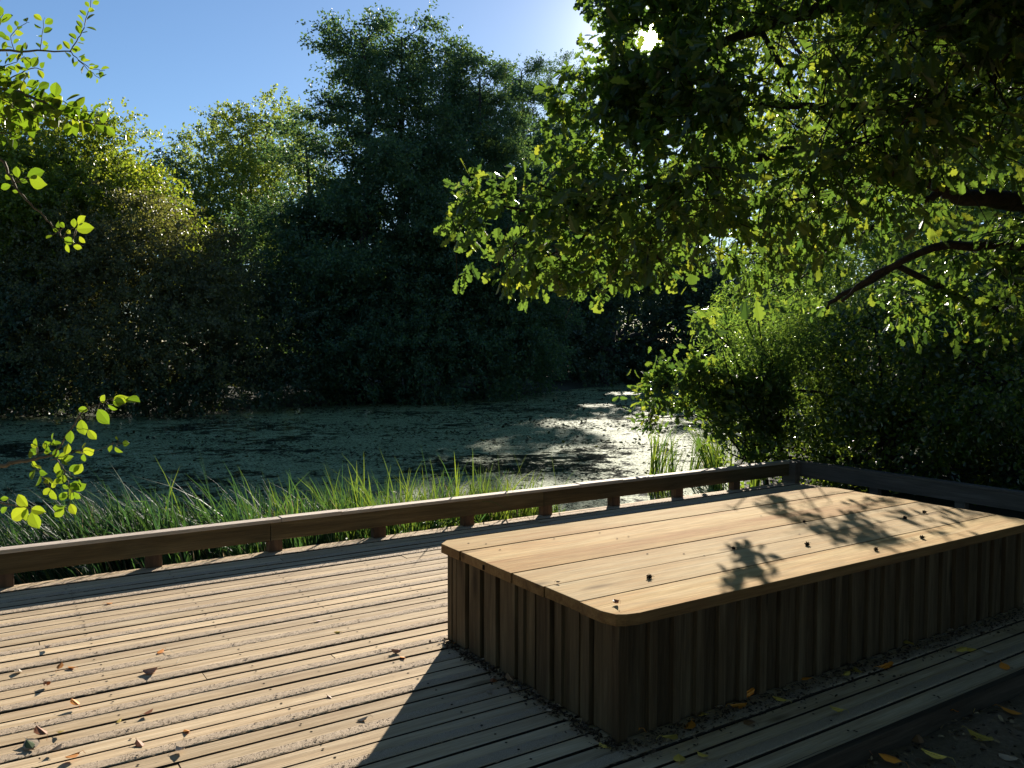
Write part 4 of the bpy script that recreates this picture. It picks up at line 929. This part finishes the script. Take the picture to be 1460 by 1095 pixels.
CN = [(926,825,.012,'dark alder cone alone near the near left corner of the platform top'),(1046,783,.009,'dark cone inside the small leaf shadow on the platform'),(1151,778,.012,'dark cone in the sunny middle of the platform top'),
      (1249,785,.010,'dark cone close to the long near edge of the platform'),(1290,740,.011,'dark cone in the dappled shade, left of the rear pair'),(1318,732,.012,'dark cone in the dappled shade, right of the rear pair'),(1315,768,.011,'dark cone near the right part of the platform near edge'),(1147,745,.009,'small dark cone on a plank joint by the leaf shadow')]
for u, v_, r, lab in CN:
    p = on(u, v_, PZ); mb = MB(); base = None
    for k in range(16):   # overlapping scales round a small oval core
        t = k/15; a = k*2.4; h = r*2*(t-.5); rr = r*math.sqrt(max(.05,1-(2*t-1)**2))*.75
        c = np.array([h, rr*math.cos(a), rr*math.sin(a)]); dr = np.array([.35, math.cos(a), math.sin(a)])*r*.42
        sd = np.array([0, -math.sin(a), math.cos(a)])*r*.38
        mb.add([c-sd, c+dr*.8-sd*.8, c+dr, c+dr*.8+sd*.8, c+sd, c-np.array([r*.2,0,0])], [(0,1,2,3,4,5)])
    mb.tube([(-r*1.0,0,0),(-r*.5,0,0),(0,0,0),(r*.5,0,0),(r*.95,0,0)], [r*.2,r*.6,r*.72,r*.6,r*.2], 8)
    mb.tube([(-r,0,0),(-r*1.5,r*.2,0),(-r*2.1,r*.1,-r*.4)], [.001,.001,.0008], 4)
    o = mb.build('alder_cone', M['screw']); o.location = (p[0], p[1], PZ+r*.72); o.rotation_euler = (random.random()*3, .1, random.random()*6)
    tag(o, lab, 'cone', 'alder cones on the platform top')
# straws on the deck
M['straw'] = flat('dry straw', (.5,.42,.3), .6)
for (u0, v0, u1, v1, lab) in [(236,927,249,934,'thin dry straw crossing a board gap beside the flat orange leaf'),(252,948,257,942,'short pale straw right of the pinkish oak leaf')]:
    a = on(u0, v0, 0); b_ = on(u1, v1, 0); mb = MB(); mb.tube([a+[0,0,.009], (a+b_)/2+[0,0,.014], b_+[0,0,.009]], [.0013,.0012,.0008], 5); tag(mb.build('straw', M['straw']), lab, 'straw')
# crumbs of debris at the platform foot and leaf litter on the soil
def litter(n, fx, zf, size, label, cat, name, vr=(.3,.25)):
    P = fx(n); P = np.c_[P, zf(P[:,0], P[:,1])+rng.uniform(.002,.010,len(P))]
    leaves(name, P, nrm(rng.normal(size=(len(P),3))*[1,1,.3]), nrm(rng.normal(size=(len(P),3))*[.5,.5,0]+[0,0,1]), size*rng.uniform(.3,1.1,len(P)), T_OVAL, M['litter'], None, np.clip(rng.normal(vr[0],vr[1],len(P)),0,1))
    tag(bpy.data.objects[name], label, cat, kind='stuff')
M['litter'] = leafmat('leaf crumbs', (.04,.028,.018), (.10,.07,.045), (.32,.24,.14), .1, 1.1, .8, .2, (1,.9,.7))
def f1(n):
    a = int(n*.4); t = rng.random(a); w = np.abs(rng.normal(0,.035,a))
    A = np.c_[cx0-.008-w, 2.40+t*1.4]
    t = rng.random(n-a); w = np.abs(rng.normal(0,.07,n-a)); B = np.c_[cx0-.05+t*3.2, cy0-.006-w]; return np.concatenate([A, B])
litter(2600, f1, lambda x, y: np.full(x.shape, .004), .020, 'fine dark leaf crumbs and dirt gathered along the foot of the platform', 'debris', 'debris')
litter(6500, lambda n: np.c_[rng.uniform(.2,6.5,n), rng.uniform(.3,1.92,n)], lambda x, y: ground_z(x, y), .034, 'dark leaf litter strewn over the soil beside the deck edge', 'leaf litter', 'leaf_litter', (.5,.33))
def f3(n): return np.c_[rng.uniform(-.2,5.5,n), 2.0+4.0*rng.random(n)]
litter(170, f3, lambda x, y: np.full(x.shape, .004), .011, 'tiny seed husks and specks scattered over the deck boards', 'debris', 'seed_husks', (.15,.15))

# ------------------------------------------------------------------ light, sky, view
w = bpy.data.worlds.new('World'); scene.world = w; w.use_nodes = True; nt = w.node_tree; ns = nt.nodes; ls = nt.links; ns.clear()
sky = ns.new('ShaderNodeTexSky'); sky.sky_type = 'NISHITA'; sky.sun_disc = False; sky.sun_elevation = SUN_EL; sky.sun_rotation = math.pi/2-SUN_AZ
sky.air_density = 1.0; sky.dust_density = .15; sky.ozone_density = 4.6
SKY = .057
bg = ns.new('ShaderNodeBackground'); bg.inputs[1].default_value = SKY; ls.new(sky.outputs[0], bg.inputs[0])
# the bright disc of the sun and the glow of air close round it
geo = ns.new('ShaderNodeNewGeometry'); dt = ns.new('ShaderNodeVectorMath'); dt.operation = 'DOT_PRODUCT'
tc = ns.new('ShaderNodeTexCoord'); ls.new(tc.outputs['Generated'], dt.inputs[0]); dt.inputs[1].default_value = tuple(SUN)
ac = ns.new('ShaderNodeMath'); ac.operation = 'ARCCOSINE'; ls.new(dt.outputs['Value'], ac.inputs[0])
disc = mr(ns, ls, ac.outputs[0], R_(.45), R_(.8), 30.0, 0.0)
halo = mr(ns, ls, ac.outputs[0], R_(.5), R_(15), 1.0, 0.0)
pw_ = ns.new('ShaderNodeMath'); pw_.operation = 'POWER'; ls.new(halo, pw_.inputs[0]); pw_.inputs[1].default_value = 5.0
hm = ns.new('ShaderNodeMath'); hm.operation = 'MULTIPLY_ADD'; ls.new(pw_.outputs[0], hm.inputs[0]); hm.inputs[1].default_value = .7; ls.new(disc, hm.inputs[2])
bg2 = ns.new('ShaderNodeBackground'); bg2.inputs[0].default_value = (1,.93,.82,1); ls.new(hm.outputs[0], bg2.inputs[1])
ads = ns.new('ShaderNodeAddShader'); ls.new(bg.outputs[0], ads.inputs[0]); ls.new(bg2.outputs[0], ads.inputs[1])
wo = ns.new('ShaderNodeOutputWorld'); ls.new(ads.outputs[0], wo.inputs[0])
sd = bpy.data.lights.new('sun', 'SUN'); sd.energy = 5.0; sd.angle = R_(.5); sd.color = (1,.91,.78)
so = bpy.data.objects.new('sun', sd); COL.objects.link(so); so.rotation_euler = Vector(SUN).to_track_quat('Z','Y').to_euler()
so.location = (0,0,20)
scene.view_settings.view_transform = 'Standard'; scene.view_settings.look = 'None'; scene.view_settings.gamma = 1
scene.view_settings.exposure = 1.2
cy = scene.cycles
cy.max_bounces = 6; cy.diffuse_bounces = 3; cy.glossy_bounces = 2; cy.transmission_bounces = 3; cy.sample_clamp_indirect = 4; cy.caustics_reflective = False; cy.caustics_refractive = False
cy.use_denoising = True
